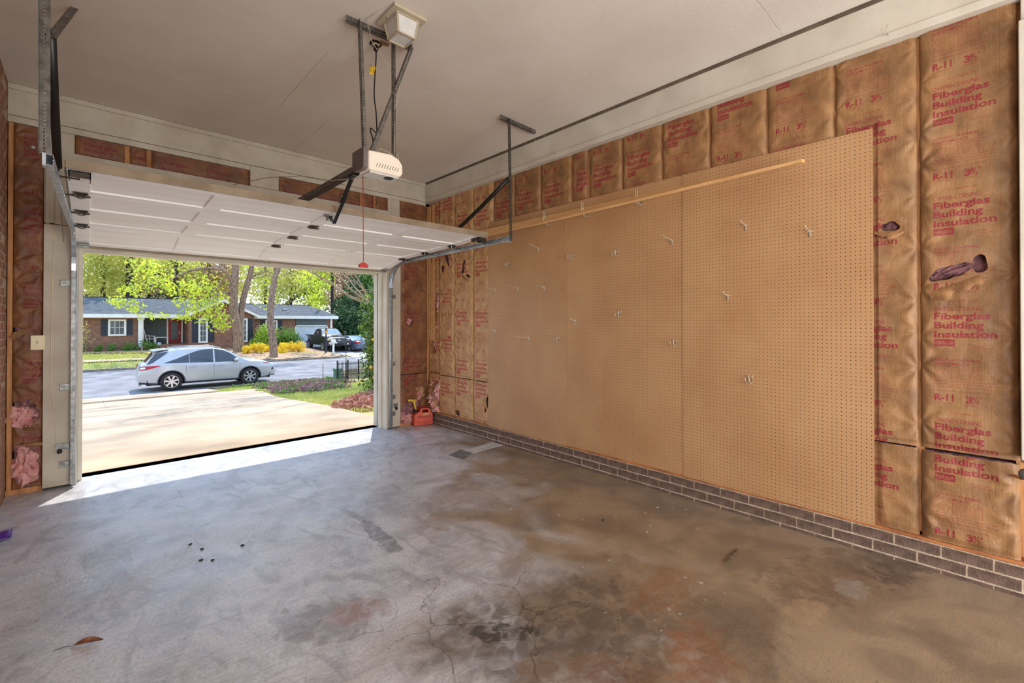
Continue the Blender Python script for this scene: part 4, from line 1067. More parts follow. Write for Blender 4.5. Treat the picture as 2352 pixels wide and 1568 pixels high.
build('terminal_wire', MB().tube([(1.37, 2.74, 2.522), (1.385, 2.73, 2.545), (1.45, 2.735, 2.540), (1.49, 2.74, 2.53)], 0.002, 6).tube([(1.50, 2.74, 2.515), (1.515, 2.73, 2.55), (1.52, 2.735, 2.51)], 0.002, 6), M['wire'], op, smooth=True, fix=False)
rail = thing('opener_rail', (1.335, 2.9, 2.45), 'long dark steel rail from the opener to the header', 'rail')
build('rail_beam', MB().bar((1.335, 2.88, 2.462), (1.385, 5.46, 2.50), 0.035, 0.045), M['steel_dull'], rail, bev=0.004)
build('rail_underside', MB().bar((1.335, 2.88, 2.436), (1.385, 5.46, 2.474), 0.040, 0.007), M['black'], rail)
build('trolley', MB().box(1.325, 1.36, 2.98, 3.08, 2.425, 2.455), M['black'], rail, bev=0.003)
arm = thing('lift_linkage', (1.35, 3.03, 2.44), 'black bent arm joining the opener rail to the door', 'arm')
build('arm_bar', MB().bar((1.345, 3.03, 2.455), (1.355, 3.27, 2.285), 0.012, 0.026, up=(1, 0, 0)), M['black'], arm)
build('arm_bar', MB().bar((1.358, 3.20, 2.33), (1.362, 3.425, 2.165), 0.010, 0.024, up=(1, 0, 0)), M['black'], arm, bev=0.001)
build('elbow', MB().bar((1.362, 3.415, 2.167), (1.362, 3.52, 2.232), 0.008, 0.022, up=(1, 0, 0)), M['steel_dull'], arm)
for p in ((1.35, 3.215, 2.325), (1.352, 3.265, 2.285)): build('bolt', MB().cyl((p[0]-0.02, p[1], p[2]), (p[0]+0.02, p[1], p[2]), 0.006, 6), M['steel'], arm)
build('door_bracket', MB().box(1.33, 1.395, 3.49, 3.55, 2.232, 2.243).box(1.345, 1.349, 3.49, 3.54, 2.20, 2.24).box(1.375, 1.379, 3.49, 3.54, 2.20, 2.24), M['steel'], arm)
cordr = thing('release_cord', (1.365, 2.98, 1.78), 'red emergency release cord with its handle', 'cord')
build('cord', MB().tube([(1.366, 2.94, 2.43), (1.378, 2.96, 2.2), (1.388, 2.98, 2.0), (1.392, 2.985, 1.835)], 0.0026, 6), M['red'], cordr, smooth=True, fix=False)
build('handle', MB().prism([(1.360, 1.795), (1.360, 1.812), (1.385, 1.830), (1.400, 1.830), (1.425, 1.812), (1.425, 1.795)], 'y', 2.975, 2.995), M['red'], cordr, bev=0.003)
# power cord, receptacle and warning tag
oc = thing('ceiling_outlet', (1.465, 2.96, ZC), 'uncovered ceiling outlet box with a black plug', 'outlet')
build('box_hole', MB().prism([(1.425+0.0, 2.93), (1.46, 2.915), (1.505, 2.935), (1.51, 2.98), (1.47, 3.0), (1.43, 2.985)], 'z', ZC-0.004, ZC-0.0005), M['dark'], oc)
build('receptacle', MB().box(1.445, 1.49, 2.94, 2.975, ZC-0.012, ZC-0.003), M['ivory'], oc, bev=0.002)
build('bracket_tab', MB().prism([(1.47, 2.90), (1.54, 2.90), (1.545, 2.925), (1.49, 2.935)], 'z', ZC-0.006, ZC-0.001), M['kraft_torn'], oc)
build('plug', MB().lathe([(0.010, 0), (0.017, 0.006), (0.016, 0.03), (0.008, 0.045)][::-1], (1.468, 2.955, ZC-0.055), 14), M['black'], oc, smooth=True)
pc = thing('power_cord', (1.46, 2.9, 2.7), 'black power cord dropping from the ceiling outlet to the opener', 'cord')
pts = []
ctl = [(1.468,2.955,3.32),(1.462,2.945,3.24),(1.447,2.93,3.12),(1.440,2.925,2.98),(1.452,2.92,2.86),(1.448,2.90,2.72),(1.43,2.87,2.70),(1.385,2.86,2.72),(1.372,2.84,2.69),(1.385,2.83,2.63),(1.37,2.83,2.56),(1.35,2.83,2.53)]
for i in range(len(ctl)-1):
    p0, p1, p2, p3 = (Vector(ctl[max(i-1,0)]), Vector(ctl[i]), Vector(ctl[i+1]), Vector(ctl[min(i+2,len(ctl)-1)]))
    for k in range(6):
        t = k/6; pts.append(0.5*((2*p1)+(-p0+p2)*t+(2*p0-5*p1+4*p2-p3)*t*t+(-p0+3*p1-3*p2+p3)*t**3))
pts.append(Vector(ctl[-1]))
build('cable', MB().tube(pts, 0.0045, 8), M['black'], pc, smooth=True, fix=False)
tg = build('warning_tag', MB().grid(lambda u, v: (1.404+0.044*u+0.004*math.sin(v*3), 2.93+0.02*math.sin(u*PI), 3.135+0.055*v), 8, 8), M['yellow'], pc)
for k in range(3): build('tag_stripe', MB().bar((1.410+k*0.012, 2.925, 3.137), (1.410+k*0.012, 2.925, 3.188), 0.002, 0.002), M['black'], tg)
lw = build('loose_wire', MB().tube([(1.33,2.60,ZC-0.002),(1.30,2.75,ZC-0.01),(1.38,2.83,3.28),(1.50,2.82,3.16),(1.565,2.80,3.04),(1.55,2.80,2.95),(1.52,2.80,2.86),(1.51,2.80,2.75),(1.53,2.80,2.66),(1.52,2.80,2.53)], 0.0022, 6), M['wire'], smooth=True, fix=False)
tag(lw, 'thin cream wire trailing from the ceiling light down to the opener', 'wire')
lw2 = build('loose_wire', MB().tube([(1.40,2.78,2.38),(1.30,3.3,2.45),(1.28,3.9,2.62),(1.2,4.6,2.75),(1.1,5.40,2.84)], 0.0028, 6), M['wire'], smooth=True, fix=False)
tag(lw2, 'pale wire drooping from the opener toward the header', 'wire')
lw3 = build('loose_wire', MB().tube([(2.72,5.28,3.36),(2.75,5.25,3.28),(2.76,5.25,3.20),(2.80,5.2,3.14),(2.88,5.1,3.08)], 0.002, 6), M['wire'], smooth=True, fix=False)
tag(lw3, 'short loose wire hanging from the ceiling near the right front corner', 'wire')

# ceiling light
cl = thing('ceiling_light', (1.47, 2.60, ZC), 'square beige ceiling light with frosted glass panes, switched off', 'ceiling light')
build('base_plate', MB().box(1.355, 1.585, 2.485, 2.725, ZC-0.022, ZC-0.001), M['fixture'], cl, bev=0.004)
zt, zb_ = ZC-0.022, ZC-0.13
a0, a1, b0_, b1_ = 1.395, 1.548, 2.525, 2.690
i_ = 0.018
gl = MB(); gl.add([(a0+.004,b0_+.004,zt),(a1-.004,b0_+.004,zt),(a1-.004,b1_-.004,zt),(a0+.004,b1_-.004,zt),(a0+i_+.003,b0_+i_+.003,zb_+.003),(a1-i_-.003,b0_+i_+.003,zb_+.003),(a1-i_-.003,b1_-i_-.003,zb_+.003),(a0+i_+.003,b1_-i_-.003,zb_+.003)],
     [(4,5,6,7),(0,1,5,4),(1,2,6,5),(2,3,7,6),(3,0,4,7)])
build('glass_shade', gl, M['lens'], cl)
top_ = [(a0,b0_,zt),(a1,b0_,zt),(a1,b1_,zt),(a0,b1_,zt)]; bot_ = [(a0+i_,b0_+i_,zb_),(a1-i_,b0_+i_,zb_),(a1-i_,b1_-i_,zb_),(a0+i_,b1_-i_,zb_)]
frm = MB()
for k in range(4):
    frm.bar(top_[k], bot_[k], 0.010, 0.010); frm.bar(bot_[k], bot_[(k+1) % 4], 0.010, 0.010); frm.bar(top_[k], top_[(k+1) % 4], 0.012, 0.012)
build('frame', frm, M['fixture'], cl)
build('screw', MB().cyl((1.375, 2.61, ZC-0.03), (1.375, 2.61, ZC-0.02), 0.005, 8), M['fixture'], cl)

# small ceiling hook by the frieze
chk = build('screw_hook', MB().tube([(XR-0.09, 0.42, 3.12), (XR-0.11, 0.42, 3.12), (XR-0.125, 0.42, 3.135), (XR-0.125, 0.42, 3.165)], 0.003, 6), M['hook'], smooth=True, fix=False)
tag(chk, 'small zinc screw hook in the frieze above the right batts', 'hook')
chk2 = build('screw_hook', MB().tube([(XR-0.09, 3.00, 3.13), (XR-0.11, 3.00, 3.12), (XR-0.125, 3.02, 3.13), (XR-0.12, 3.03, 3.15)], 0.003, 6), M['hook'], smooth=True, fix=False)
tag(chk2, 'small screw hook in the frieze near the track hanger', 'hook')

# ------------------------------------------------------------------ gas can in the corner
gc = thing('gas_can', (3.37, 5.40, 0.0), 'faded red plastic gas can with a yellow spout in the corner', 'gas can', rotz=R(-14), world=False)
# local: x length, y depth, z up
body = MB().prism([(-0.125,0.006),(0.125,0.006),(0.132,0.03),(0.130,0.145),(0.105,0.185),(0.085,0.225),(0.075,0.240),(-0.030,0.240),(-0.042,0.225),(-0.060,0.190),(-0.118,0.170),(-0.132,0.145),(-0.132,0.03)], 'y', -0.075, 0.075)
bo = build('body', body, M['red_plastic'], gc, bev=0.016)
cutter = bpy.data.objects.new('grip_cut', mesh_of(MB().prism([(-0.018,0.180),(0.070,0.180),(0.060,0.218),(-0.018,0.218)], 'y', -0.2, 0.2), 'grip_cut')); fixn(cutter.data)
C.objects.link(cutter); cutter.parent = gc
bpy.context.view_layer.update()
bl = bo.modifiers.new('grip', 'BOOLEAN'); bl.object = cutter; bl.operation = 'DIFFERENCE'; bl.solver = 'EXACT'
bo.modifiers.move(1, 0)
bpy.context.view_layer.update()
dg = bpy.context.evaluated_depsgraph_get(); nm = bpy.data.meshes.new_from_object(bo.evaluated_get(dg)); bo.modifiers.clear(); bo.data = nm
bpy.data.objects.remove(cutter)
build('label_patch', MB().box(-0.01, 0.075, -0.078, -0.0755, 0.142, 0.172), mat('worn_label', rgb(206,160,120), rgb(190,120,90), 20, 0.7), gc)
build('collar', MB().lathe([(0.028, 0.165), (0.030, 0.205), (0.020, 0.215)], (-0.085, 0, 0), 18), M['black'], gc)
sp_ = MB().tube([(-0.085,0,0.21),(-0.108,0,0.30),(-0.116,0,0.33),(-0.135,0,0.345),(-0.17,0,0.352),(-0.20,0,0.345)], [0.014,0.013,0.013,0.013,0.014,0.016], 12)
build('spout', sp_, M['yellow'], gc, smooth=True)
build('spout_cap', MB().tube([(-0.115,0,0.35),(-0.095,0,0.345),(-0.085,0,0.335)], [0.012,0.008,0.004], 8), M['yellow'], gc)
def text_part(body_, size, mtl, parent, loc, rot, name='lettering', ext=0.001, bold=0.01):
    cu = bpy.data.curves.new(name, 'FONT'); cu.body = body_; cu.size = size; cu.extrude = ext; cu.offset = bold*size; cu.align_x = 'CENTER'; cu.resolution_u = 2
    tmp = bpy.data.objects.new(name, cu); C.objects.link(tmp)
    me = bpy.data.meshes.new_from_object(tmp); bpy.data.objects.remove(tmp); bpy.data.curves.remove(cu)
    me.materials.clear(); me.materials.append(mtl)
    ob = bpy.data.objects.new(name, me); C.objects.link(ob); ob.parent = parent; ob.location = loc; ob.rotation_euler = rot
    return ob
text_part('GASOLINE', 0.038, mat('dark_lettering', rgb(110,36,26), rgb(90,28,20), 8, 0.6), gc, (0.005, -0.0765, 0.112), (PI/2, 0, 0))

# ------------------------------------------------------------------ odds and ends on the slab
pu = thing('purple_scoop', (-0.40, 4.45, 0.0), 'purple plastic scoop lying on the floor at the left edge', 'scoop')
def scoop(u, v):
    x = -0.60+0.24*u; y = 4.36+0.14*v+0.03*u
    return (x, y, 0.006+0.03*math.sin(PI*v)*(0.5+u*0.5)+0.01*u)
so = build('bowl', MB().grid(scoop, 10, 10), M['purple'], pu, smooth=True, fix=False); m_ = so.modifiers.new('t', 'SOLIDIFY'); m_.thickness = 0.004
build('lip', MB().tube([(-0.36, 4.40, 0.016), (-0.36, 4.47, 0.044), (-0.36, 4.53, 0.018)], 0.004, 6), M['purple'], pu, smooth=True)
lf = thing('dry_leaf', (-0.02, 2.735, 0.0), 'dry curled brown leaf on the slab near the lower left', 'leaf')
build('blade', MB().grid(lambda u, v: (-0.045+0.10*u+0.012*(v-.5), 2.765-0.055*u+(v-.5)*0.035*math.sin(PI*u)**.8, 0.003+0.016*abs(v-.5)*2*math.sin(PI*u)+0.008*u), 12, 6), M['leafbrown'], lf, smooth=True, fix=False)
build('stalk', MB().tube([(-0.045, 2.765, 0.004), (-0.07, 2.775, 0.006), (-0.10, 2.775, 0.004)], 0.0012, 5), M['debris'], lf, smooth=True, fix=False)
dl = [((0.484,3.507), 'dark crumb on the slab, upper left of a loose cluster of five'), ((0.724,3.266), 'dark flake on the slab, alone to the right of the cluster'), ((0.528,3.383), 'slanted dark flake in the middle of the cluster'),
      ((0.50,3.233), 'small dark crumb lower left in the cluster'), ((0.549,3.187), 'small dark crumb lower right in the cluster'), ((2.692,1.917), 'single black chip on the brown part of the slab')]
for k, ((x, y), lb) in enumerate(dl):
    o = build('debris_crumb', MB().blob((0, 0, 0.004), (0.010, 0.006, 0.004), k, 0.4, 3, 8, 6), M['debris'], org=(x, y, 0.0)) if False else None
    mb = MB().blob((x, y, 0.0042), (0.011, 0.007, 0.004), k, 0.4, 3, 8, 6)
    o = build('debris_crumb', mb, M['debris'], org=(x, y, 0.0)); tag(o, lb, 'debris', 'crumbs on the slab')
sl = build('wood_sliver', MB().bar((2.955, 1.095, 0.005), (2.745, 1.09, 0.005), 0.016, 0.007), mat('weathered_sliver', rgb(112,92,70), rgb(70,56,44), 30, 0.8), bev=0.001); tag(sl, 'short weathered wood sliver lying on the stained slab', 'wood scrap')
nut = build('steel_nut', MB().lathe([(0.004, 0.0), (0.008, 0.001), (0.008, 0.007), (0.004, 0.008)], (1.93, 0.36, 0.0), 6), M['steel'], org=(1.93, 0.36, 0)); tag(nut, 'small bright steel nut on the slab at the lower right', 'nut')
#OUTSIDE
# ------------------------------------------------------------------ outdoors
TH43 = R(43.2)
def xa(px, Y):
    r = (px-1176)/1039; return Y*(r*math.cos(TH43)+math.sin(TH43))/(math.cos(TH43)-r*math.sin(TH43))
def za(px, py, Y):
    r = (px-1176)/1039; d1 = math.cos(TH43)-r*math.sin(TH43); return 1.42+(738.4-py)/1039*(Y/d1)
def P3(px, py, Y): return (xa(px, Y), Y, za(px, py, Y))
def lerp(a, b, t): return a+(b-a)*max(0.0, min(1.0, t))
def zg(x, y):
    if y < 5.85: return 0.0
    if y < 22.0: return -0.0845*(y-5.85)
    if y < 34.2: return -1.36
    yard = lerp(-1.23, -0.75-0.011*max(x, 0), (y-34.2)/9.8)
    drv = lerp(-1.36, -0.98, (y-35)/10.0)
    return lerp(yard, drv, (x-14.6)/0.8)
def drape(x0, x1, y0, y1, nx, ny, dz, lo=None, hi=None, keep=None, amp=0.0, fr=1.0):
    """sheet lying on the ground; lo/hi give the left and right border as functions of y"""
    def fn(u, v):
        y = y0+(y1-y0)*v; a = lo(y) if lo else x0; b = hi(y) if hi else x1
        x = a+(b-a)*u
        return (x, y, zg(x, y)+dz+(amp*noise.noise(Vector((x*fr, y*fr, 3))) if amp else 0))
    return MB().grid(fn, nx, ny, keep)
def pw(pts):
    def f(t):
        if t <= pts[0][0]: return pts[0][1]
        for (a, va), (b, vb) in zip(pts, pts[1:]):
            if t <= b: return va+(vb-va)*(t-a)/(b-a)
        return pts[-1][1]
    return f
M['driveway'] = mat('pale_concrete', rgb(202,176,144), rgb(158,138,114), 0.9, 0.85, bump=0.3, bscale=60, detail=8)
M['asphalt'] = mat('grey_asphalt', rgb(146,144,144), rgb(110,108,110), 1.2, 0.9, bump=0.5, bscale=50, detail=8)
M['grass'] = mat('spring_grass', rgb(150,160,84), rgb(186,170,110), 1.6, 0.9, bump=0.8, bscale=60, detail=8)
M['pinestraw'] = mat('pine_straw', rgb(204,172,138), rgb(144,112,84), 5, 0.95, bump=1.0, bscale=40, detail=8)
M['soil'] = mat('soil', rgb(110,90,70), rgb(80,62,48), 4, 0.95, bump=0.8)
M['curb'] = mat('curb_concrete', rgb(150,136,118), rgb(110,98,84), 6, 0.9)
M['darkjoint'] = mat('joint_dirt', rgb(120,98,66), rgb(70,56,40), 12, 0.9)
gnd = struct('ground', drape(-60, 90, 5.74, 120, 60, 420, -0.06), M['grass'], 'lawn and earth around the street', smooth=True)
base_u = MB().box(-60, 90, -30, -3.4, -0.5, -0.1)
# driveway slabs
edge = pw([(5.86, 3.02), (6.2, 3.15), (6.7, 3.32), (9.1, 3.58), (13.2, 3.80), (13.7, 3.86), (17.0, 4.36), (18.9, 4.2), (19.3, 3.5), (22.0, 3.6)])
dr = struct('driveway', drape(-3.2, 0, 5.80, 22.0, 2, 44, -0.02, lo=lambda y: -3.2, hi=edge), M['darkjoint'], 'concrete driveway sloping to the street')
for (y0, y1) in ((5.862, 9.40), (9.405, 14.1), (14.13, 16.18), (16.26, 19.3), (19.315, 22.0)):
    for (a, b) in ((-3.2, 0.38), (0.385, None)) if y0 > 15 else ((-3.2, None),):
        f = drape(a, 0, y0, y1, 8, 16, 0.0, lo=(lambda y, a=a: a), hi=((lambda y, b=b: b) if b else edge), amp=0.004)
        o = build('concrete_slab', f, M['driveway'], dr); so = o.modifiers.new('t', 'SOLIDIFY'); so.thickness = 0.05; so.offset = -1
sill_ = build('garage_apron', MB().box(-0.2, 3.2, 5.70, 5.845, -0.2, 0.0), M['driveway'], dr)
# street, side road, far concrete
road = struct('street', drape(-45, 80, 22.02, 34.16, 60, 10, 0.003), M['asphalt'], 'grey asphalt street')
side_ = struct('side_road', drape(14.3, 80, 34.1, 60, 20, 20, 0.012, lo=lambda y: 15.1), mat('bright_concrete', rgb(190,184,178), rgb(160,154,150), 1.0, 0.9), 'neighbour driveway and side road')
# far curb with its rounded end, near curb
def curb_strip(pts, name, label, h=0.13, w_=0.16):
    mb = MB(); n_ = len(pts)
    for i, p in enumerate(pts):
        a = Vector(pts[max(i-1, 0)]); b = Vector(pts[min(i+1, n_-1)]); d = (b-a).normalized(); q = Vector((-d.y, d.x))
        for s_, z in ((0, -1.40), (0, -1.36+h*0.9), (1, -1.36+h), (1, -1.40)):
            mb.v.append((p[0]+q.x*w_*s_, p[1]+q.y*w_*s_, z))
    for i in range(n_-1):
        for k in range(4): mb.f.append((i*4+k, i*4+(k+1) % 4, (i+1)*4+(k+1) % 4, (i+1)*4+k))
    o = build(name, mb, M['curb']); return tag(o, label, 'curb')
pts = [(-30, 34.16), (13.4, 34.16)]+[(13.4+1.5*math.sin(a), 35.3-1.14*math.cos(a)) for a in [k*PI/2/6 for k in range(1, 7)]]+[(15.0, 39)]
curb_strip(pts, 'curb', 'long dark-faced curb on the far side of the street')
curb_strip([(3.65, 22.1), (3.9, 21.95), (5.0, 22.02), (30, 22.02)][::-1], 'curb', 'near curb of the street beside the flower bed', h=0.1)
sdw = struct('sidewalk', drape(-45, 15, 37.8, 38.9, 40, 3, 0.012), M['driveway'], 'far sidewalk')
sd2 = struct('sidewalk', drape(3.3, 30, 17.9, 19.2, 20, 3, 0.004, lo=lambda y: edge(y)-0.1), M['driveway'], 'near sidewalk')
mulch = struct('mulch_bed', drape(3.0, 13.6, 34.34, 44.9, 26, 26, 0.03, lo=pw([(34, 4.5), (38, 4.0), (42.5, 3.0), (43.3, -4), (45, -8)]), hi=pw([(34, 13.8), (35, 14.6), (38, 14.8), (45, 14.6)]), amp=0.05, fr=1.5), M['pinestraw'], 'pine straw bed in front of the brick house', smooth=True)

def leafcloud(blobs, n, size, seed, flat=0.0, aspect=1.0):
    rs = np.random.RandomState(seed)
    blobs = np.array(blobs, float); vol = (blobs[:, 3]*blobs[:, 4]*blobs[:, 5])**0.8; pr = vol/vol.sum()
    idx = rs.choice(len(blobs), n, p=pr)
    d = rs.randn(n, 3); d /= np.linalg.norm(d, axis=1, keepdims=True); rad = rs.rand(n, 1)**0.45
    c = blobs[idx, :3]+d*rad*blobs[idx, 3:6]
    a = rs.randn(n, 3); a[:, 2] *= (1-flat); a /= np.linalg.norm(a, axis=1, keepdims=True)
    b = rs.randn(n, 3); b -= a*(a*b).sum(1, keepdims=True); b /= np.linalg.norm(b, axis=1, keepdims=True)
    s_ = size*(0.6+0.8*rs.rand(n, 1)); a = a*s_*aspect; b = b*s_*0.55
    v = np.stack([c-a, c+b*1.0, c+a, c-b], 1).reshape(-1, 3)
    mb = MB(); mb.v = v; mb.f = np.arange(4*n).reshape(-1, 4); return mb
def build_leaves(name, mb, m, parent, kind='stuff'):
    org = np.array(ORG.get(parent.name, Vector((0, 0, 0)))) if parent else np.zeros(3)
    v = (np.asarray(mb.v)-org).astype(np.float32); f = np.asarray(mb.f); me = bpy.data.meshes.new(name)
    me.vertices.add(len(v)); me.vertices.foreach_set('co', v.ravel())
    me.loops.add(f.size); me.loops.foreach_set('vertex_index', f.ravel().astype(np.int32))
    me.polygons.add(len(f)); me.polygons.foreach_set('loop_start', np.arange(0, f.size, 4, dtype=np.int32)); me.polygons.foreach_set('loop_total', np.full(len(f), 4, np.int32))
    me.update(); me.materials.append(m)
    o = bpy.data.objects.new(name, me); C.objects.link(o)
    if parent: o.parent = parent
    o['kind'] = kind; return o
def leafmat(name, c1, c2, sc_=1.2, tr=0.6, rough=0.6): return mat(name, c1, c2, sc_, rough, lo=0.3, hi=0.7, trans=tr, detail=3)
L = {}
L['yg'] = leafmat('yellow_green_leaves', rgb(226,232,84), rgb(176,196,64), 3)
L['yg2'] = leafmat('pale_yellow_green_leaves', rgb(238,232,140), rgb(196,200,112), 0.5)
L['tan'] = leafmat('tan_budding_twigs', rgb(220,186,148), rgb(172,148,112), 0.6)
L['dk'] = leafmat('dark_evergreen_leaves', rgb(70,104,52), rgb(38,66,34), 0.8, 0.2)
L['mid'] = leafmat('mid_green_leaves', rgb(120,158,62), rgb(80,122,48), 1.0, 0.35)
L['gloss'] = leafmat('glossy_dark_leaves', rgb(66,96,36), rgb(120,140,50), 6, 0.15, 0.3)
L['gold'] = leafmat('golden_leaves', rgb(250,226,70), rgb(226,196,50), 6, 0.4)
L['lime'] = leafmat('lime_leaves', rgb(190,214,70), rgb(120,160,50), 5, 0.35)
L['plum'] = leafmat('purple_brown_leaves', rgb(170,130,122), rgb(104,80,80), 8, 0.3)
L['redm'] = leafmat('red_brown_straw', rgb(222,168,140), rgb(160,104,84), 8, 0.2)
L['grassb'] = leafmat('grass_blades', rgb(214,208,120), rgb(150,166,78), 2.0, 0.4)
M['bark'] = mat('grey_brown_bark', rgb(168,138,112), rgb(104,82,68), 5, 0.95, bump=1.0, bscale=20, stretch=(3, 3, 0.8))
M['bark_dk'] = mat('dark_bark', rgb(72,62,62), rgb(46,40,42), 5, 0.95, bump=0.8, bscale=20, stretch=(3, 3, 0.8))
M['bark_lt'] = mat('smooth_tan_bark', rgb(176,150,118), rgb(136,112,86), 5, 0.8, stretch=(3, 3, 0.8))

def spl(pts, n=4):
    out_ = []
    for i in range(len(pts)-1):
        p0, p1, p2, p3 = (Vector(pts[max(i-1, 0)]), Vector(pts[i]), Vector(pts[i+1]), Vector(pts[min(i+2, len(pts)-1)]))
        for k in range(n):
            t = k/n; out_.append(0.5*((2*p1)+(-p0+p2)*t+(2*p0-5*p1+4*p2-p3)*t*t+(-p0+3*p1-3*p2+p3)*t**3))
    out_.append(Vector(pts[-1])); return out_
def limb(mb, pts, r0, r1, n=8, k=4):
    q = spl(pts, k); mb.tube(q, [r0+(r1-r0)*(i/(len(q)-1))**0.8 for i in range(len(q))], n)
def twigs(mb, pts, r, cnt, length, seed, droop=0.0, up=0.5):
    rr = random.Random(seed)
    q = spl(pts, 6)
    for _ in range(cnt):
        p = q[rr.randrange(len(q)//4, len(q))]
        d = Vector((rr.uniform(-1, 1), rr.uniform(-.6, .6), rr.uniform(-.3, 1)*up-droop)).normalized()
        l_ = length*rr.uniform(0.5, 1.2)
        mb.tube([p, p+d*l_*0.5+Vector((0, 0, 0.05*l_)), p+d*l_+Vector((0, 0, rr.uniform(-.2, .2)*l_))], [r, r*0.7, r*0.3], 5)
def tree(name, label, base, trunk, limbs, bark, clouds, group=None):
    """trunk/limbs: lists of (points, r0, r1); clouds: list of (material, blobs, n, size)"""
    t = thing(name, base, label, 'tree', group)
    for i, (p, a, b) in enumerate(trunk):
        mb = MB(); limb(mb, p, a, b, 12, 5); build('trunk', mb, bark, t, smooth=True, fix=False)
    if limbs:
        for (p, a, b) in limbs:
            mb = MB(); limb(mb, p, a, b, 7); twigs(mb, p, b*0.9+0.006, 7, 1.0, int(p[0][0]*100) % 997)
            build('branch', mb, bark, t, smooth=True, fix=False)
    for k, (mt, bl_, n_, s_) in enumerate(clouds):
        build_leaves('foliage', leafcloud(bl_, n_, s_, 17+k+len(label)), L[mt], t)
    return t
def pts_px(lst, Y, dy=0.0): return [P3(p[0], p[1], Y+(p[2] if len(p) > 2 else 0)) for p in lst]

# the two yard trees in front of the house
YO = 40.8
b_ = (xa(548, YO), YO, zg(8.7, YO))
tree('oak_tree', 'large forked tree with rough brown bark in front of the brick gable', b_,
 [(pts_px([(550,810),(549,797),(547,770),(541,735),(536,700),(537,660),(540,620),(536,570),(528,500),(520,420)], YO), 0.44, 0.19),
  (pts_px([(551,770),(552,735),(556,700),(564,665),(573,635),(580,600),(590,540),(600,460)], YO+0.2), 0.27, 0.16)],
 [(pts_px([(537,650),(524,634),(512,620),(490,617),(462,617),(436,622),(412,632),(392,640),(366,645),(346,655,-1)], YO), 0.17, 0.04),
  (pts_px([(537,690),(524,672),(505,674,-1),(490,682,-2),(474,690,-3),(462,705,-3)], YO), 0.16, 0.03),
  (pts_px([(536,670),(520,650),(508,650),(496,662,-2),(480,672,-2)], YO), 0.09, 0.02),
  (pts_px([(540,610),(552,590),(566,560),(580,520)], YO), 0.14, 0.05),
  (pts_px([(575,640),(590,630),(606,625),(622,626),(640,640)], YO), 0.08, 0.02),
  (pts_px([(537,600),(520,580),(495,565),(460,560),(420,575)], YO), 0.10, 0.03)],
 M['bark'],
 [('yg', [P3(a, b, YO-3+c)+(rx, 1.4, rz) for a, b, c, rx, rz in ((395,655,0,1.0,.7),(440,690,0,1.3,.8),(470,715,0,1.3,.9),(500,735,0,.9,.9),(455,660,0,1.3,.7),(420,730,0,.7,.35),(345,725,0,1.1,.25),(300,700,0,1.0,.45),(265,690,0,.6,.3),(310,665,0,1.0,.5),(350,640,0,1.2,.7),(335,610,0,1.2,.6),(490,690,0,1.0,.8),(512,750,0,.5,.4),(310,712,0,.4,.25))], 2100, 0.105),
  ('yg', [P3(a, b, YO+1+c)+(rx, 1.5, rz) for a, b, c, rx, rz in ((480,640,0,1.8,1.0),(440,610,0,1.8,.8),(600,640,0,1.6,1.0),(520,560,0,4,2),(610,690,0,1.0,.8),(600,580,0,3,1.5),(400,560,0,4,1.4))], 1700, 0.11)])
Y2 = 35.8
tree('maple_tree', 'slimmer leaning tree with mottled grey bark in the pine straw near the curb', (xa(629, Y2), Y2, zg(9.2, Y2)),
 [(pts_px([(629,824),(629,812),(627,785),(624,755),(621,725),(623,700),(624,680),(627,655),(632,635),(640,612),(646,570),(650,500)], Y2), 0.31, 0.14),
  (pts_px([(625,690),(630,668),(634,640),(630,615),(632,570),(636,520)], Y2), 0.12, 0.07)],
 [(pts_px([(640,620),(655,600),(680,590),(700,600),(730,590)], Y2), 0.08, 0.02), (pts_px([(632,640),(615,632),(600,628),(585,640)], Y2), 0.05, 0.015),
  (pts_px([(641,612),(670,560),(720,520)], Y2), 0.1, 0.04)],
 M['bark'],
 [('yg', [P3(a, b, Y2+c)+(rx, 1.2, rz) for a, b, c, rx, rz in ((720,680,3,.9,.8),(735,650,3,.9,.9),(705,620,3,.8,.6),(728,700,3,.5,.4),(640,540,0,3,1.5),(700,640,5,.9,.8))], 1500, 0.10)])

# trees beyond the house; each has its own stem and crown
def far_tree(label, px, Y, ybase, r, crown, lean=0, bark='bark_dk', extra=None, name='background_tree'):
    zb = min(zg(xa(px, Y), Y), -0.5)
    x = xa(px, Y); top = za(px, 380, Y)
    p = [(x, Y, zb), (x+lean*0.3, Y, zb+4), (x+lean*0.7, Y, zb+9), (x+lean, Y, max(top, zb+16))]
    cl_ = [(m_, [P3(a, b, Y+dy)+(rx, ry, rz) for a, b, dy, rx, ry, rz in bl_], n_, s_) for m_, bl_, n_, s_ in crown]
    return tree(name, label, (x, Y, zb), [(p, r, r*0.55)], extra or [], M[bark], cl_, 'trees beyond the brick house')
far_tree('dark straight pine trunk at the left edge of the opening', 176, 56.5, 690, 0.38, [('dk', [(176,400,0,3,3,2)], 800, 0.3)])
far_tree('thick straight pine trunk rising behind the left roof', 297, 57.5, 690, 0.40, [('dk', [(297,380,0,3,3,2)], 800, 0.3)])
far_tree('dense pale yellow-green tree filling the sky behind the left roof', 236, 58, 690, 0.25, [('yg2', [(215,600,0,3.2,2.5,2.2),(255,620,0,3.2,2.5,2.4),(210,650,0,3,2.5,1.8),(262,660,1,3,2.5,1.6),(230,560,0,5,3,2.5),(285,590,0,2,2,2.5)], 7000, 0.16)])
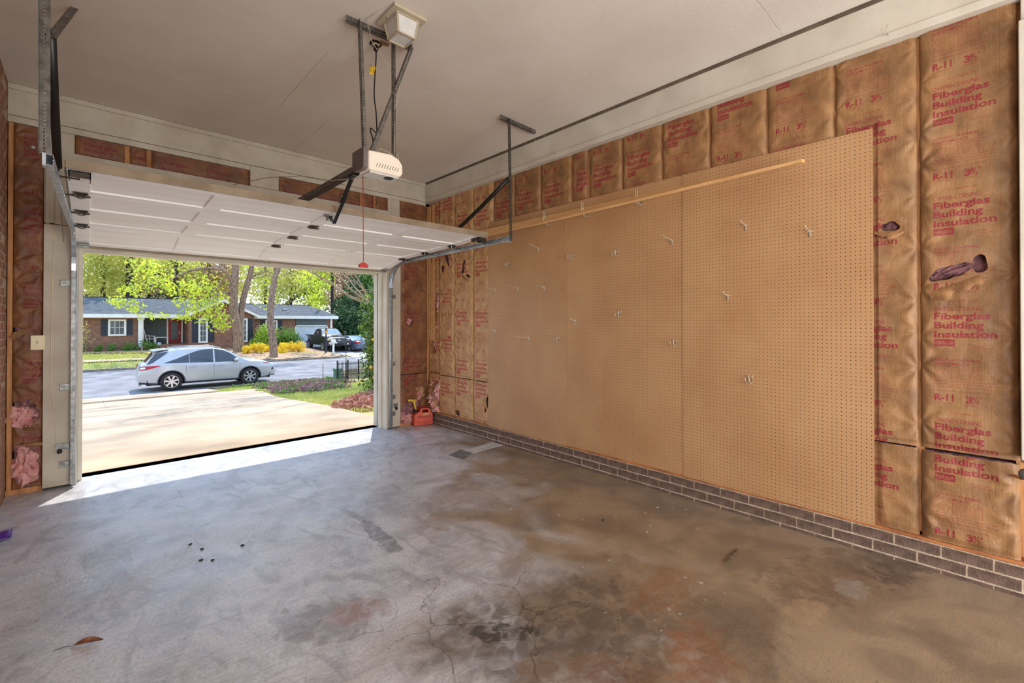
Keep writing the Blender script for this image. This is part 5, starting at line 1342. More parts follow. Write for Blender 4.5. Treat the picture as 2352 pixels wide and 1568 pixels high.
far_tree('mid tree with dark forked limbs behind the porch roof', 404, 57.0, 690, 0.27, [('yg2', [(360,620,1,2.2,2,1.6),(430,640,1,2.0,2,1.8),(400,590,0,3,2,2)], 2600, 0.15), ('tan', [(400,650,2,4.5,2,2.2)], 1600, 0.14)],
  extra=[(pts_px([(403,680),(392,658),(376,640),(356,624),(336,612)], 57), 0.20, 0.05), (pts_px([(404,610),(395,600),(380,590),(350,575)], 57), 0.1, 0.03), (pts_px([(405,625),(420,605),(440,590)], 57), 0.1, 0.03), (pts_px([(390,695),(378,672),(362,660),(350,650)], 57), 0.09, 0.03)])
far_tree('tan budding tree behind the middle of the house', 480, 60, 690, 0.25, [('tan', [(455,600,0,3.5,3,3),(500,640,0,3.5,3,2.5),(520,600,0,3,3,3)], 4200, 0.16), ('yg2', [(470,650,2,5,3,2)], 2600, 0.17)])
far_tree('dark-stemmed tree seen between the forks of the large tree', 424, 66, 690, 0.3, [('dk', [(430,660,0,5,3,2.2),(330,665,0,5,3,1.8)], 3200, 0.2)])
far_tree('bright yellow-green tree behind the right fork and the garage roof', 610, 56, 690, 0.22, [('yg2', [(600,640,0,2.6,2.5,2.6),(640,670,0,2.4,2.5,1.8),(670,640,0,2.4,2.5,2.5),(590,600,0,3,2.5,2.2)], 5000, 0.15)])
far_tree('leaning dark tree behind the garage roof ridge', 668, 57, 700, 0.21, [('yg', [(700,660,0,2.2,2,2),(735,640,0,1.8,2,2.2),(725,690,0,1.5,2,1.0)], 3800, 0.14), ('tan', [(680,620,2,4,2,3)], 3600, 0.15)],
  extra=[(pts_px([(655,705),(668,690),(690,675),(712,672),(735,655)], 57), 0.30, 0.06), (pts_px([(668,690),(680,660),(700,630)], 57), 0.12, 0.03)])
far_tree('straight dark pine right of the garage roof', 763, 56, 720, 0.24, [('dk', [(763,560,0,3,2,1.2)], 700, 0.2)])
far_tree('broad tan and russet tree right of the garage', 790, 60, 720, 0.3, [('tan', [(760,640,0,4,3,3.2),(800,670,0,4.5,3,3),(830,620,0,4.5,3,3),(780,600,0,5,3,3)], 8500, 0.15), ('dk', [(805,700,3,5,3,2.2),(850,690,3,4,3,3)], 2600, 0.18)])
far_tree('dark green tree at the right side of the opening', 845, 50, 720, 0.3, [('dk', [(835,700,0,3.6,3,1.6),(850,660,0,3,3,2)], 4500, 0.18), ('mid', [(868,640,-2,2.2,2,2.2)], 2200, 0.15)])
far_tree('pale tree far behind the left house, partly hidden', 320, 70, 690, 0.2, [('yg2', [(330,600,0,5,3,2.4),(290,640,0,4,3,2.5),(370,650,0,4,3,2)], 3600, 0.22)])
# hazy wood far behind, nobody could count its trees
wood = build_leaves('distant_wood', leafcloud([(x, 88+random.uniform(-4, 4), random.uniform(1, 5), 6, 4, random.uniform(3, 5.5)) for x in range(-30, 90, 5)], 9000, 0.4, 5), leafmat('distant_foliage', rgb(206,204,150), rgb(176,160,130), 0.1), None)
tag(wood, 'hazy wood of mixed trees far behind the houses', 'woods', kind='stuff')
# smaller evergreen beyond the garage, crepe myrtle and camellia by the opening
def bush(name, label, x, y, rx, rz, mt, n, size, seed, cat='shrub', group=None, z0=None, tiers=3, stem=True, ry=None):
    z = zg(x, y) if z0 is None else z0
    t = thing(name, (x, y, z), label, cat, group)
    rr = random.Random(seed)
    bl_ = [(x+rr.uniform(-.35, .35)*rx, y+rr.uniform(-.35, .35)*rx, z+rz*(0.5+0.35*rr.uniform(-1, 1)), rx*0.72, (ry or rx)*0.72, rz*0.42) for _ in range(tiers*2)]
    build_leaves('foliage', leafcloud(bl_, n, size, seed), L[mt], t)
    if stem:
        mb = MB()
        for _ in range(5):
            a = rr.uniform(0, 2*PI); mb.tube([(x, y, z-0.02), (x+math.cos(a)*rx*0.2, y+math.sin(a)*rx*0.2, z+rz*0.35), (x+math.cos(a)*rx*0.4, y+math.sin(a)*rx*0.4, z+rz*0.7)], [0.02*rx+.004, 0.014*rx+.003, .003], 5)
        build('stem', mb, M['bark_dk'], t, fix=False)
    return t
bush('evergreen_tree', 'round dark evergreen just right of the white garage corner', xa(800, 47), 47, 2.5, 3.6, 'dk', 6500, 0.13, 61, 'tree', z0=-0.95, stem=True)
bush('evergreen_shrub', 'low green shrub behind the parked sedan', xa(840, 46), 46, 1.8, 1.6, 'mid', 1600, 0.12, 62, 'shrub', z0=-1.0)
XM, YM = xa(874, 14.5), 14.5
lm = []
for k, (a, b, dy) in enumerate(((700,617,1.5),(745,612,0.5),(765,608,2.5),(800,612,-.5),(812,640,1.5),(850,600,0.5),(862,560,0),(735,640,2.0))):
    lm.append((pts_px([(880,735),(868,708,dy*0.2),((868+a)/2+6,(708+b)/2+10,dy*0.6),((868+a*2)/3,(708+b*2)/3-2,dy*0.8),(a,b,dy),(a-30,b-40,dy)], YM), 0.045, 0.009))
cm_ = tree('crepe_myrtle', 'bare crepe myrtle with tan forking branches at the upper right of the opening', (xa(885, YM), YM, zg(XM, YM)),
 [([(xa(885, YM), YM, zg(XM, YM)), (xa(884, YM), YM, -0.1), P3(880, 735, YM)], 0.10, 0.06)], lm, M['bark_lt'],
 [('tan', [P3(a, b, YM+1)+(.7, .7, .5) for a, b in ((780,600),(820,590),(740,600),(860,600))], 500, 0.02)])
cb = bush('camellia_bush', 'tall glossy camellia bush crowding the right door jamb', 5.42, 10.3, 0.72, 2.35, 'gloss', 12000, 0.040, 63, tiers=12, z0=zg(5.7, 10.3))
build_leaves('sun_tint_leaves', leafcloud([(5.35, 10.2, zg(5.7, 10.3)+z, 0.66, 0.5, 0.45) for z in (0.5, 1.0, 1.5, 2.0, 2.3)], 900, 0.042, 64), L['lime'], cb)  # lime leaves put sun highlights into the bush as colour
for k, p in enumerate(((4.86, 10.0, 0.35), (4.95, 10.0, 0.1), (4.92, 10.0, 1.0))):
    build('bloom', MB().blob((p[0], p[1], p[2]), (0.045, 0.045, 0.04), k, 0.3, 4, 10, 8), M['yellow'], cb, smooth=True)

# planting bed, lawn blades, mulch by the jamb
bed_t = bush('ground_cover', 'sprawling bed of purple-leaved ground cover with green tips beside the driveway', 5.6, 18.5, 0.1, 0.1, 'plum', 10, 0.01, 71, 'plants', stem=False)
bed_t['kind'] = 'stuff'
rs = np.random.RandomState(4)
bl_ = []
for _ in range(150):
    y = rs.uniform(13.9, 21.7); lo_ = edge(min(y, 17.0))+0.15 if y < 17 else 4.5+(y-17)*0.15; hi_ = lerp(5.8, 7.6, (y-13.9)/3.2)
    x = rs.uniform(lo_, hi_); bl_.append((x, y, zg(x, y)+0.05, 0.28, 0.28, 0.07+0.05*rs.rand()))
build_leaves('plum_leaves', leafcloud(bl_, 9000, 0.045, 72), L['plum'], bed_t)
build_leaves('green_leaves', leafcloud(bl_[:70]+[(x, 21.7, -1.30, .35, .25, .12) for x in np.arange(4.6, 9.5, .4)], 4200, 0.05, 73), L['mid'], bed_t)
def grassfield(name, label, x0, x1, y0, y1, n, h, seed, mt='grassb', lo=None, hi=None):
    rs = np.random.RandomState(seed); y = rs.uniform(y0, y1, n)
    a = np.array([lo(t) for t in y]) if lo else np.full(n, x0); b = np.array([hi(t) for t in y]) if hi else np.full(n, x1)
    x = a+(b-a)*rs.rand(n); z = np.array([zg(p, q) for p, q in zip(x, y)])-0.03
    th = rs.rand(n)*2*PI; w_ = h*0.16; hh = h*(0.5+0.8*rs.rand(n)); lx = rs.randn(n)*h*0.35; ly = rs.randn(n)*h*0.35
    c = np.stack([x, y, z], 1); u = np.stack([np.cos(th), np.sin(th), 0*th], 1)*w_
    t = c+np.stack([lx, ly, hh], 1)
    v = np.stack([c-u, c+u, t+u*0.3, t-u*0.3], 1).reshape(-1, 3)
    mb = MB(); mb.v = v; mb.f = np.arange(4*n).reshape(-1, 4)
    o = build_leaves(name, mb, L[mt], None); return tag(o, label, 'grass', kind='stuff')
grassfield('grass', 'patchy spring lawn beside the driveway', 0, 0, 7.6, 18.0, 30000, 0.06, 81, lo=lambda y: edge(y)+0.03, hi=lambda y: 9.0)
grassfield('grass', 'bright lawn across the street behind the silver car', -14, 4.2, 38.9, 43.2, 12000, 0.10, 82)
grassfield('grass', 'narrow strip of lawn between the far curb and the sidewalk', -14, 6.0, 34.4, 37.8, 7000, 0.09, 83)
grassfield('grass', 'small tuft of grass at the corner of the apron', 3.65, 6.0, 19.3, 21.9, 4000, 0.06, 84)
grassfield('grass', 'oval of grass around the mailbox corner', 11.6, 14.4, 36.9, 38.2, 1800, 0.08, 85)
mch = build_leaves('mulch_pile', leafcloud([(4.2, 8.7, zg(4.2, 8.7), 0.75, 0.75, 0.16), (4.8, 9.2, zg(4.8, 9.2), 0.8, 0.7, 0.2), (5.4, 9.4, zg(5.4, 9.4), .9, .8, .2), (3.95, 8.2, zg(4, 8.2), 0.45, 0.4, 0.1)], 12000, 0.028, 86, aspect=2.2), L['redm'], None)
tag(mch, 'heap of reddish pine straw mulch beside the right jamb', 'mulch', kind='stuff')
lv_ = grassfield('fallen_leaves', 'scatter of dry leaves on the pine straw bed', 4.5, 14.0, 34.5, 41.0, 6000, 0.06, 87, mt='tan')
lv_['category'] = 'leaves'

for k, (px, py, s_) in enumerate(((568,803,.42),(588,801,.5),(600,805,.5),(613,800,.45),(646,800,.45),(650,805,.5),(672,802,.55),(686,804,.6))):
    Y = 40.0-(py-800)*0.25; x = xa(px, Y)
    bush('golden_shrub', ['small golden shrub by the root of the large forked tree','golden shrub second from the large forked tree','golden shrub in the middle of the row between the two trees','golden shrub just left of the slim tree','golden shrub touching the right side of the slim tree','larger golden shrub right of the slim tree','golden shrub second from the right end of the row','broadest golden shrub at the right end of the row'][k],
         x, Y, s_*1.1, s_*1.4, 'gold', 420, 0.07, 90+k, group='golden shrubs in the pine straw', tiers=2)
bush('round_shrub', 'round lime-green shrub left of the slim tree, under the small window', xa(606, 43.3), 43.3, 1.25, 1.75, 'lime', 2600, 0.07, 101, group='round shrubs against the house')
bush('round_shrub', 'round green shrub right of the slim tree, beside the garage', xa(661, 43.3), 43.3, 1.45, 1.75, 'mid', 3000, 0.07, 102, group='round shrubs against the house')
for k, (px, s_) in enumerate(((185,.35),(228,.30),(258,.35),(292,.3),(306,.45),(336,.5),(352,.35))):
    bush('small_shrub', ['tiny green shrub at the left edge, against the brick','tiny shrub left of the white window','tiny shrub below the white window','small shrub right of the white window','green shrub beside the white porch column','green shrub in front of the rocking chair','low green shrub under the small porch table'][k],
         xa(px, 44.2), 44.2, s_*1.1, s_*1.5, 'mid', 260, 0.06, 110+k, group='small shrubs along the front of the house', tiers=2)
bush('weeping_shrub', 'sparse pale arching shrub at the left edge of the house wall', xa(180, 43.8), 43.8, 0.9, 2.0, 'yg2', 420, 0.06, 120)

# ------------------------------------------------------------------ brick ranch house across the street
def siding_mat():
    m = bpy.data.materials.new('house_brick'); m.use_nodes = True; n = m.node_tree.nodes; l = m.node_tree.links; b = n['Principled BSDF']
    b.inputs['Roughness'].default_value = 0.9
    tcn = n.new('ShaderNodeTexCoord'); mp = n.new('ShaderNodeMapping'); mp.inputs['Rotation'].default_value = (PI/2, 0, 0); l.new(tcn.outputs['Object'], mp.inputs[0])
    br = n.new('ShaderNodeTexBrick'); l.new(mp.outputs[0], br.inputs['Vector']); br.inputs['Scale'].default_value = 1
    br.inputs['Brick Width'].default_value = 0.21; br.inputs['Row Height'].default_value = 0.075; br.inputs['Mortar Size'].default_value = 0.009
    br.inputs['Color1'].default_value = rgb(156,104,78); br.inputs['Color2'].default_value = rgb(112,74,58); br.inputs['Mortar'].default_value = rgb(150,120,104)
    l.new(br.outputs['Color'], b.inputs['Base Color']); return m
M['hbrick'] = siding_mat()
M['roof'] = mat('slate_blue_shingles', rgb(88,94,98), rgb(56,64,70), 2.5, 0.9, detail=8, stretch=(1, 1, 4))
M['hwhite'] = mat('white_trim', rgb(240,236,228), rgb(226,222,214), 4, 0.6)
M['shutter'] = mat('dark_navy_shutter', rgb(44,50,62), rgb(34,38,50), 6, 0.6)
M['hgrey'] = mat('green_grey_siding', rgb(98,108,106), rgb(84,94,92), 5, 0.8, stretch=(6, 6, 0.5))
M['glass'] = mat('window_glass', rgb(52,58,64), rgb(96,100,104), 1.6, 0.2, spec=0.5)
M['reddoor'] = mat('red_door', rgb(160,36,30), rgb(140,30,26), 5, 0.5)
YH = 45.0
hs = thing('brick_house', (8.5, YH, -0.9), 'long low red brick ranch house with slate blue roof across the street', 'house')
x0_, x1_ = -8.0, xa(765, YH)
xp0, xp1 = xa(330, YH), xa(434, YH); xg0, xg1 = xp1, xa(583, YH)
for bx_ in ((x0_, xa(317, YH)+0.1, YH), (xg1, xa(678, YH), YH), (xa(751, YH), x1_, YH), (xa(678, YH)-0.1, xa(751, YH)+0.1, YH+0.25)):
    build('brick_wall', MB().box(bx_[0], bx_[1], bx_[2], YH+8, -1.2, 1.75), M['hbrick'], hs)
build('porch_wall', MB().box(xp0-0.6, xp1+0.1, YH+1.6, YH+8, -1.0, 1.75), M['hgrey'], hs)
build('porch_floor', MB().box(xp0-0.5, xp1, YH-0.2, YH+1.6, -1.1, za(400, 790, YH)), M['hbrick'], hs)
gy = YH-0.7
gx0, gx1 = xa(434, gy), xa(584, gy); gc_ = (gx0+gx1)/2
build('gable_wall', MB().prism([(gx0, -1.2), (gx1, -1.2), (gx1, 2.0), (gc_, 2.0+(gx1-gx0)/2*0.50), (gx0, 2.0)], 'y', gy, YH+6), M['hbrick'], hs)
for s_ in (-1, 1):
    e_ = gc_+s_*((gx1-gx0)/2+0.35); ez = 2.0-0.35*0.5; az = 2.0+(gx1-gx0)/2*0.5
    build('gable_roof', MB().prism([(gc_, az+0.02), (e_, ez+0.02), (e_, ez+0.16), (gc_, az+0.17)], 'y', gy-0.35, YH+5), M['roof'], hs)
    build('rake_board', MB().prism([(gc_, az-0.12), (e_, ez-0.10), (e_, ez+0.13), (gc_, az+0.14)], 'y', gy-0.40, gy-0.352), M['hwhite'], hs)
ye, yr = YH-0.55, 49.2
def roofslab(xa0, xa1, ze, zr, hip=0.0):
    return MB().add([(xa0, ye, ze), (xa1, ye, ze), (xa1-hip, yr, zr), (xa0, yr, zr), (xa0, ye, ze-0.04), (xa1, ye, ze-0.04), (xa1-hip, yr, zr-0.1), (xa0, yr, zr-0.1),
                     (xa0, 54, ze), (xa1, 54, ze)],
                    [(0,1,2,3), (4,7,6,5), (0,4,5,1), (1,5,6,2), (3,2,9,8), (0,3,7,4), (1,2,9), (0,8,3)])
build('roof', roofslab(x0_, gc_, 1.97, 3.38), M['roof'], hs); build('roof', roofslab(gc_, x1_+0.35, 1.93, 3.12, 1.0), M['roof'], hs)
build('ridge_cap', MB().box(x0_, gc_, yr-0.06, yr+0.06, 3.37, 3.42).box(gc_, x1_-0.7, yr-0.06, yr+0.06, 3.11, 3.16), M['shutter'], hs)
build('roof_vent', MB().prism([(46.6, 2.40), (47.0, 2.52), (47.0, 2.66), (46.6, 2.55)], 'x', xa(648, 47), xa(656, 47)), M['shutter'], hs)
build('fascia', MB().box(x0_, gx0, ye-0.05, ye, 1.72, 1.99).box(gx1, x1_+0.3, ye-0.05, ye, 1.70, 1.96), M['hwhite'], hs)
build('soffit', MB().box(x0_, gx0, ye, YH+1.7, 1.70, 1.74).box(gx1, x1_+0.3, ye, YH+0.1, 1.68, 1.72), M['hwhite'], hs)
cxl, cxr = xa(317, YH), xa(329, YH)
pc_ = build('porch_column', MB().box(cxl, cxr, YH-0.35, YH-0.05, -0.55, 1.74).box(cxl-0.05, cxr+0.05, YH-0.38, YH-0.02, 1.55, 1.74), M['hwhite'], hs)
build('downspout', MB().tube([(cxr-0.1, YH-0.42, 1.6), (cxr-0.1, YH-0.42, -0.6), (cxr-0.1, YH-0.6, -0.75)], 0.05, 8), M['hwhite'], pc_)
build('downspout', MB().box(xa(759, YH)-0.05, xa(759, YH)+0.1, YH-0.15, YH-0.02, -1.0, 1.8), M['hwhite'], hs)
def house_window(pl_, pr_, yt, yb, Y, sh, rows, cols):
    a, b = xa(pl_, Y), xa(pr_, Y); zt_, zb__ = za((pl_+pr_)/2, yt, Y), za((pl_+pr_)/2, yb, Y); t = 0.13
    wdw = build('window', MB().box(a, b, Y-0.08, Y+0.02, zt_-t, zt_).box(a, b, Y-0.10, Y+0.02, zb__, zb__+t).box(a, a+t, Y-0.08, Y+0.02, zb__+t, zt_-t).box(b-t, b, Y-0.08, Y+0.02, zb__+t, zt_-t), M['hwhite'], hs)
    build('pane', MB().box(a+t, b-t, Y-0.03, Y-0.02, zb__+t, zt_-t), M['glass'], wdw)
    mb = MB()
    for k in range(1, rows): z = lerp(zb__+t, zt_-t, k/rows); mb.box(a+t, b-t, Y-0.045, Y-0.028, z-0.015, z+0.015)
    for k in range(1, cols): x = lerp(a+t, b-t, k/cols); mb.box(x-0.012, x+0.012, Y-0.045, Y-0.028, zb__+t, zt_-t)
    build('muntins', mb, M['hwhite'], wdw)
    for (l_, r_) in sh:
        x0, x1 = xa(l_, Y), xa(r_, Y); s2 = build('shutter', MB().box(x0, x1, Y-0.05, Y-0.003, zb__+0.05, zt_), M['shutter'], hs)
        mb = MB(); z = zb__+0.12
        while z < zt_-0.1: mb.box(x0+0.05, x1-0.05, Y-0.058, Y-0.05, z, z+0.04); z += 0.08
        build('louvre', mb, M['shutter'], s2)
house_window(248, 290, 733, 771, YH, ((232, 247), (291, 305)), 2, 3)
house_window(455.5, 477, 731, 787, gy, ((441, 455), (478, 492)), 4, 2)
house_window(548, 568.5, 731, 785, gy, ((534, 547), (569, 581)), 4, 3)
house_window(609, 637, 735, 758, YH, ((598, 608), (637.5, 648)), 2, 3)
ga, gb = xa(679, YH), xa(751, YH)
gz = za(715, 747, YH)
build('siding_panel', MB().box(ga, gb, YH+0.02, YH+0.26, gz, 1.72), M['hgrey'], hs)
gd = build('garage_door_leaf', MB().box(ga+0.08, gb-0.08, YH+0.10, YH+0.24, -1.05, gz-0.08), mat('pale_grey_door', rgb(206,212,214), rgb(194,200,204), 3, 0.6), hs)
build('door_casing', MB().box(ga-0.05, ga+0.08, YH-0.03, YH+0.2, -1.05, gz).box(gb-0.08, gb+0.05, YH-0.03, YH+0.2, -1.05, gz).box(ga-0.05, gb+0.05, YH-0.03, YH+0.2, gz-0.08, gz+0.03), M['hwhite'], gd)
YP = YH+1.6
da, db = xa(386, YP), xa(416, YP); dzt, dzb = za(400, 732, YP), za(400, 787, YP)
fdr = build('front_door', MB().box(da, db, YP-0.08, YP-0.01, dzb, dzt), M['reddoor'], hs)
build('door_glass', MB().box(lerp(da, db, .22), lerp(da, db, .78), YP-0.09, YP-0.075, lerp(dzb, dzt, .14), lerp(dzb, dzt, .90)), M['glass'], fdr)
build('door_frame', MB().box(da-0.1, da, YP-0.1, YP, dzb, dzt+0.1).box(db, db+0.1, YP-0.1, YP, dzb, dzt+0.1).box(da-0.1, db+0.1, YP-0.1, YP, dzt, dzt+0.1), M['hwhite'], fdr)
build('door_handle', MB().box(db-0.16, db-0.10, YP-0.12, YP-0.08, lerp(dzb, dzt, .36), lerp(dzb, dzt, .5)), M['yellow'], fdr)
# rocking chair and little table on the porch
pz = za(400, 790, YH)
rc = thing('rocking_chair', (xa(340, YH+0.6), YH+0.6, pz), 'white slatted rocking chair on the porch', 'chair', rotz=R(25), world=False)
build('seat', MB().box(-0.28, 0.30, -0.27, 0.27, 0.42, 0.46), M['hwhite'], rc)
for y in (-0.2, -0.1, 0, 0.1, 0.2): build('slat', MB().bar((-0.27, y, 0.46), (-0.45, y, 1.15), 0.05, 0.02, up=(1, 0, 0)), M['hwhite'], rc)
build('back_rail', MB().bar((-0.45, -0.28, 1.16), (-0.45, 0.28, 1.16), 0.05, 0.08).bar((-0.31, -0.28, 0.55), (-0.31, 0.28, 0.55), 0.04, 0.06), M['hwhite'], rc)
for s_ in (-1, 1):
    y = s_*0.29
    build('side_frame', MB().bar((-0.28, y, 0.44), (-0.47, y, 1.2), 0.045, 0.045).bar((-0.36, y, 0.70), (0.34, y, 0.66), 0.08, 0.03).bar((0.28, y, 0.06), (0.28, y, 0.66), 0.045, 0.045).bar((-0.25, y, 0.06), (-0.25, y, 0.45), 0.045, 0.045), M['hwhite'], rc)
    build('rocker', MB().tube([(-0.5, y, 0.12), (-0.2, y, 0.04), (0.1, y, 0.03), (0.42, y, 0.10)], 0.025, 6), M['hwhite'], rc)
tb_ = thing('side_table', (xa(371, YH+0.8), YH+0.8, pz), 'small white porch table beside the rocking chair', 'table', world=False)
build('table_top', MB().box(-0.42, 0.42, -0.25, 0.25, 0.52, 0.57), M['hwhite'], tb_)
for a in (-0.38, 0.38):
    for b in (-0.2, 0.2): build('leg', MB().box(a-0.03, a+0.03, b-0.03, b+0.03, 0, 0.52), M['hwhite'], tb_)
# pale gable of a farther house, and one at the right
h2 = thing('far_house', (-0.3, 62, 2), 'pale gable end of a farther house above the left roof ridge', 'house')
xa2, xb2 = xa(170, 62), xa(292, 62); zc0 = za(230, 684, 62); zc1 = za(235, 665, 62)
build('gable_wall', MB().prism([(xa2+0.6, -1), (xb2-0.6, -1), (xb2-0.6, zc0), ((xa2+xb2)/2, zc1-0.15), (xa2+0.6, zc0)], 'y', 62.2, 70), mat('tan_gable', rgb(190,182,176), rgb(176,168,162), 4, 0.8), h2)
for s_, xe in ((-1, xa2), (1, xb2)): build('roof', MB().prism([((xa2+xb2)/2, zc1), (xe, zc0), (xe, zc0+0.25), ((xa2+xb2)/2, zc1+0.25)], 'y', 61.7, 70), M['hwhite'], h2)
h3 = thing('far_house', (xa(850, 75), 75, -1), 'far pale house glimpsed between the evergreen and the camellia', 'house')
xc, xd = xa(815, 75), xa(900, 75)
build('wall', MB().box(xc, xd, 75, 82, -1.3, 1.2), M['hwhite'], h3)
build('roof', MB().prism([(74.4, 1.2), (78.5, 2.9), (82.6, 1.2)], 'x', xc-0.4, xd+0.4), M['roof'], h3)

# ------------------------------------------------------------------ cars
M['silver'] = mat('silver_car_paint', rgb(186,187,188), rgb(178,179,181), 3, 0.28, 0.35, spec=0.8)
M['blackcar'] = mat('dark_grey_truck_paint', rgb(46,46,46), rgb(40,40,42), 3, 0.25, 0.2, spec=0.8)
M['bluecar'] = mat('slate_blue_car_paint', rgb(84,94,114), rgb(78,88,108), 3, 0.28, 0.3, spec=0.8)
M['carglass'] = mat('tinted_car_glass', rgb(30,36,44), rgb(40,46,56), 2, 0.06, spec=0.9)
M['lightglass'] = mat('pale_car_glass', rgb(150,166,176), rgb(130,148,160), 2, 0.08, spec=0.9)
M['tyre'] = mat('tyre_rubber', rgb(52,46,44), rgb(40,36,35), 12, 0.85)
M['alloy'] = mat('alloy_wheel', rgb(220,220,222), rgb(200,200,204), 8, 0.25, 0.7)
M['trimblk'] = mat('black_trim', rgb(44,44,46), rgb(36,36,38), 8, 0.6)
M['tail'] = mat('red_tail_lens', rgb(190,24,34), rgb(150,16,24), 12, 0.2)
M['headl'] = mat('clear_lamp_lens', rgb(232,236,240), rgb(214,220,226), 12, 0.12)
M['amber'] = mat('amber_lens', rgb(232,160,60), rgb(210,140,50), 12, 0.2)
def vehicle(name, label, cat, loc, rotz, Ln, Wh, topp, beltp, sill, wheels, wr, paint, side_glass, extras, roofw=0.74, rim='alloy', arch=1.14, roof_z=1.62, tires_w=0.23, flare=True):
    t = thing(name, loc, label, cat, rotz=rotz, world=False)
    ztop = pw(topp); belt = pw(beltp)
    def Wx(x):
        e = abs(x-Ln/2)/(Ln/2); return Wh*(1-0.22*e**7-0.05*e**3)
    def side(x, z):
        w_ = Wx(x); b = belt(x)
        if z < 0.55: k = 1-0.05*((0.55-z)/0.3)**2
        elif z < 0.78: k = 1.0
        elif z < b: k = 1-0.03*((z-0.78)/max(0.05, b-0.78))
        else: k = 0.97-(0.97-roofw/Wh)*min(1.0, (z-b)/(roof_z-b))**0.9
        return w_*k
    ra = wr*arch
    def zbot(x):
        for xc in wheels:
            if abs(x-xc) < ra: return max(sill, wr+math.sqrt(ra*ra-(x-xc)**2))
        return sill+0.10*max(0, (abs(x-Ln/2)-(Ln/2-0.45))/0.45)
    xs = sorted(set([k*Ln/70 for k in range(71)]+[xc+ra*c for xc in wheels for c in (-1.001, -.999, -.98, -.94, -.86, -.75, -.5, -.25, 0, .25, .5, .75, .86, .94, .98, .999, 1.001)]))
    NR, NT = 16, 7
    mb = MB()
    for x in xs:
        zb = zbot(x); zt = ztop(x); ed = min(0.09, (zt-zb)*0.4)
        row = []
        for k in range(NR+1):
            z = lerp(zb, zt-ed, k/NR); row.append((side(x, z), z))
        ye_ = row[-1][0]
        for k in range(1, NT+1):
            a = PI/2*k/NT; row.append((ye_*max(0, math.cos(a))**0.45, zt-ed+ed*math.sin(a)**0.8))
        full = [(x, -y, z) for y, z in row]+[(x, y, z) for y, z in reversed(row[:-1])]
        mb.v += full
    m_ = 2*(NR+NT)+1
    for i in range(len(xs)-1):
        for k in range(m_-1): a = i*m_+k; mb.f.append((a, a+1, a+m_+1, a+m_))
    mb.f.append(tuple(range(m_-1, -1, -1))); o_ = (len(xs)-1)*m_; mb.f.append(tuple(o_+k for k in range(m_)))
    body_ = build('body', mb, M[paint], t, smooth=True, fix=False)
    es = body_.modifiers.new('e', 'EDGE_SPLIT'); es.split_angle = R(38)
    build('underbody', MB().box(0.25, Ln-0.25, -Wh*0.86, Wh*0.86, sill-0.02, 0.62), M['dark'], t)
    def patch(nm, x0, x1, lo_, hi_, mt, sd, off=0.006, nu=16, nv=5):
        lo_ = pw(lo_) if isinstance(lo_, list) else (lambda q, c=lo_: c); hi_ = pw(hi_) if isinstance(hi_, list) else (lambda q, c=hi_: c)
        def fn(u, v):
            x = lerp(x0, x1, u); z = lo_(x)+(hi_(x)-lo_(x))*v; return (x, sd*(side(x, z)+off), z)
        return build(nm, MB().grid(fn, nu, nv), M[mt], t, smooth=True, fix=False)
    def toppatch(nm, x0, x1, mt, s0=-0.86, s1=0.86, off=0.008):
        def fn(u, v):
            x = lerp(x0, x1, u); zt = ztop(x); y = side(x, zt-0.05)*(s0+(s1-s0)*v); yy = abs(y)/max(.01, side(x, zt-0.05))
            a = math.acos(min(1, yy**(1/0.45))) if yy > 0 else PI/2
            return (x, y, zt-0.09+0.09*math.sin(a)**0.8+off)
        return build(nm, MB().grid(fn, 10, 10), M[mt], t, smooth=True, fix=False)
    for sd in (-1, 1):
        for (nm, x0, x1, lo_, hi_, mt) in side_glass: patch(nm, x0, x1, lo_, hi_, mt, sd)
        for xc in wheels:
            wh = build('wheel', MB().lathe([(wr*0.62, -tires_w/2), (wr*0.92, -tires_w/2), (wr, -tires_w/3), (wr, tires_w/3), (wr*0.92, tires_w/2), (wr*0.62, tires_w/2)], (xc, sd*(Wh-0.135), wr), 36, 'y', False), M['tyre'], t, smooth=True)
            yo = sd*(Wh-0.135+tires_w/2*0.93)
            rm = MB()
            for k in range(7):
                a = 2*PI*k/7+0.3; rm.bar((xc+0.03*math.cos(a), yo, wr+0.03*math.sin(a)), (xc+wr*0.62*math.cos(a), yo, wr+wr*0.62*math.sin(a)), 0.055, 0.02, up=(0, 1, 0), taper=1.3)
            rm.lathe([(wr*0.60, -0.01), (wr*0.65, -0.01), (wr*0.65, 0.012), (wr*0.60, 0.012), (wr*0.60, -0.01)], (xc, yo, wr), 32, 'y', False).lathe([(0.002, -0.01), (0.06, -0.01), (0.05, 0.016), (0.002, 0.018)], (xc, yo, wr), 16, 'y')
            build('rim', rm, M[rim], wh)
            build('brake_disc', MB().lathe([(0.01, -0.005), (wr*0.6, -0.005), (wr*0.6, 0.005), (0.01, 0.005)], (xc, yo-sd*0.09, wr), 24, 'y'), M['trimblk'], wh)
            if flare:
                ar = MB()
                pts_ = [(xc+ra*1.0*math.cos(a), sd*(side(xc, 0.7)+0.012), wr+ra*1.0*math.sin(a)) for a in [R(-12)+(PI+R(24))*k/16 for k in range(17)]]
                pts_ = [(p[0], sd*(side(p[0], max(p[2], .4))+0.006), max(p[2], sill)) for p in pts_]
                ar.tube(pts_, 0.028, 6); build('wheel_arch', ar, M['trimblk'], t, smooth=True, fix=False)
    extras(t, patch, toppatch, side, ztop)
    return t
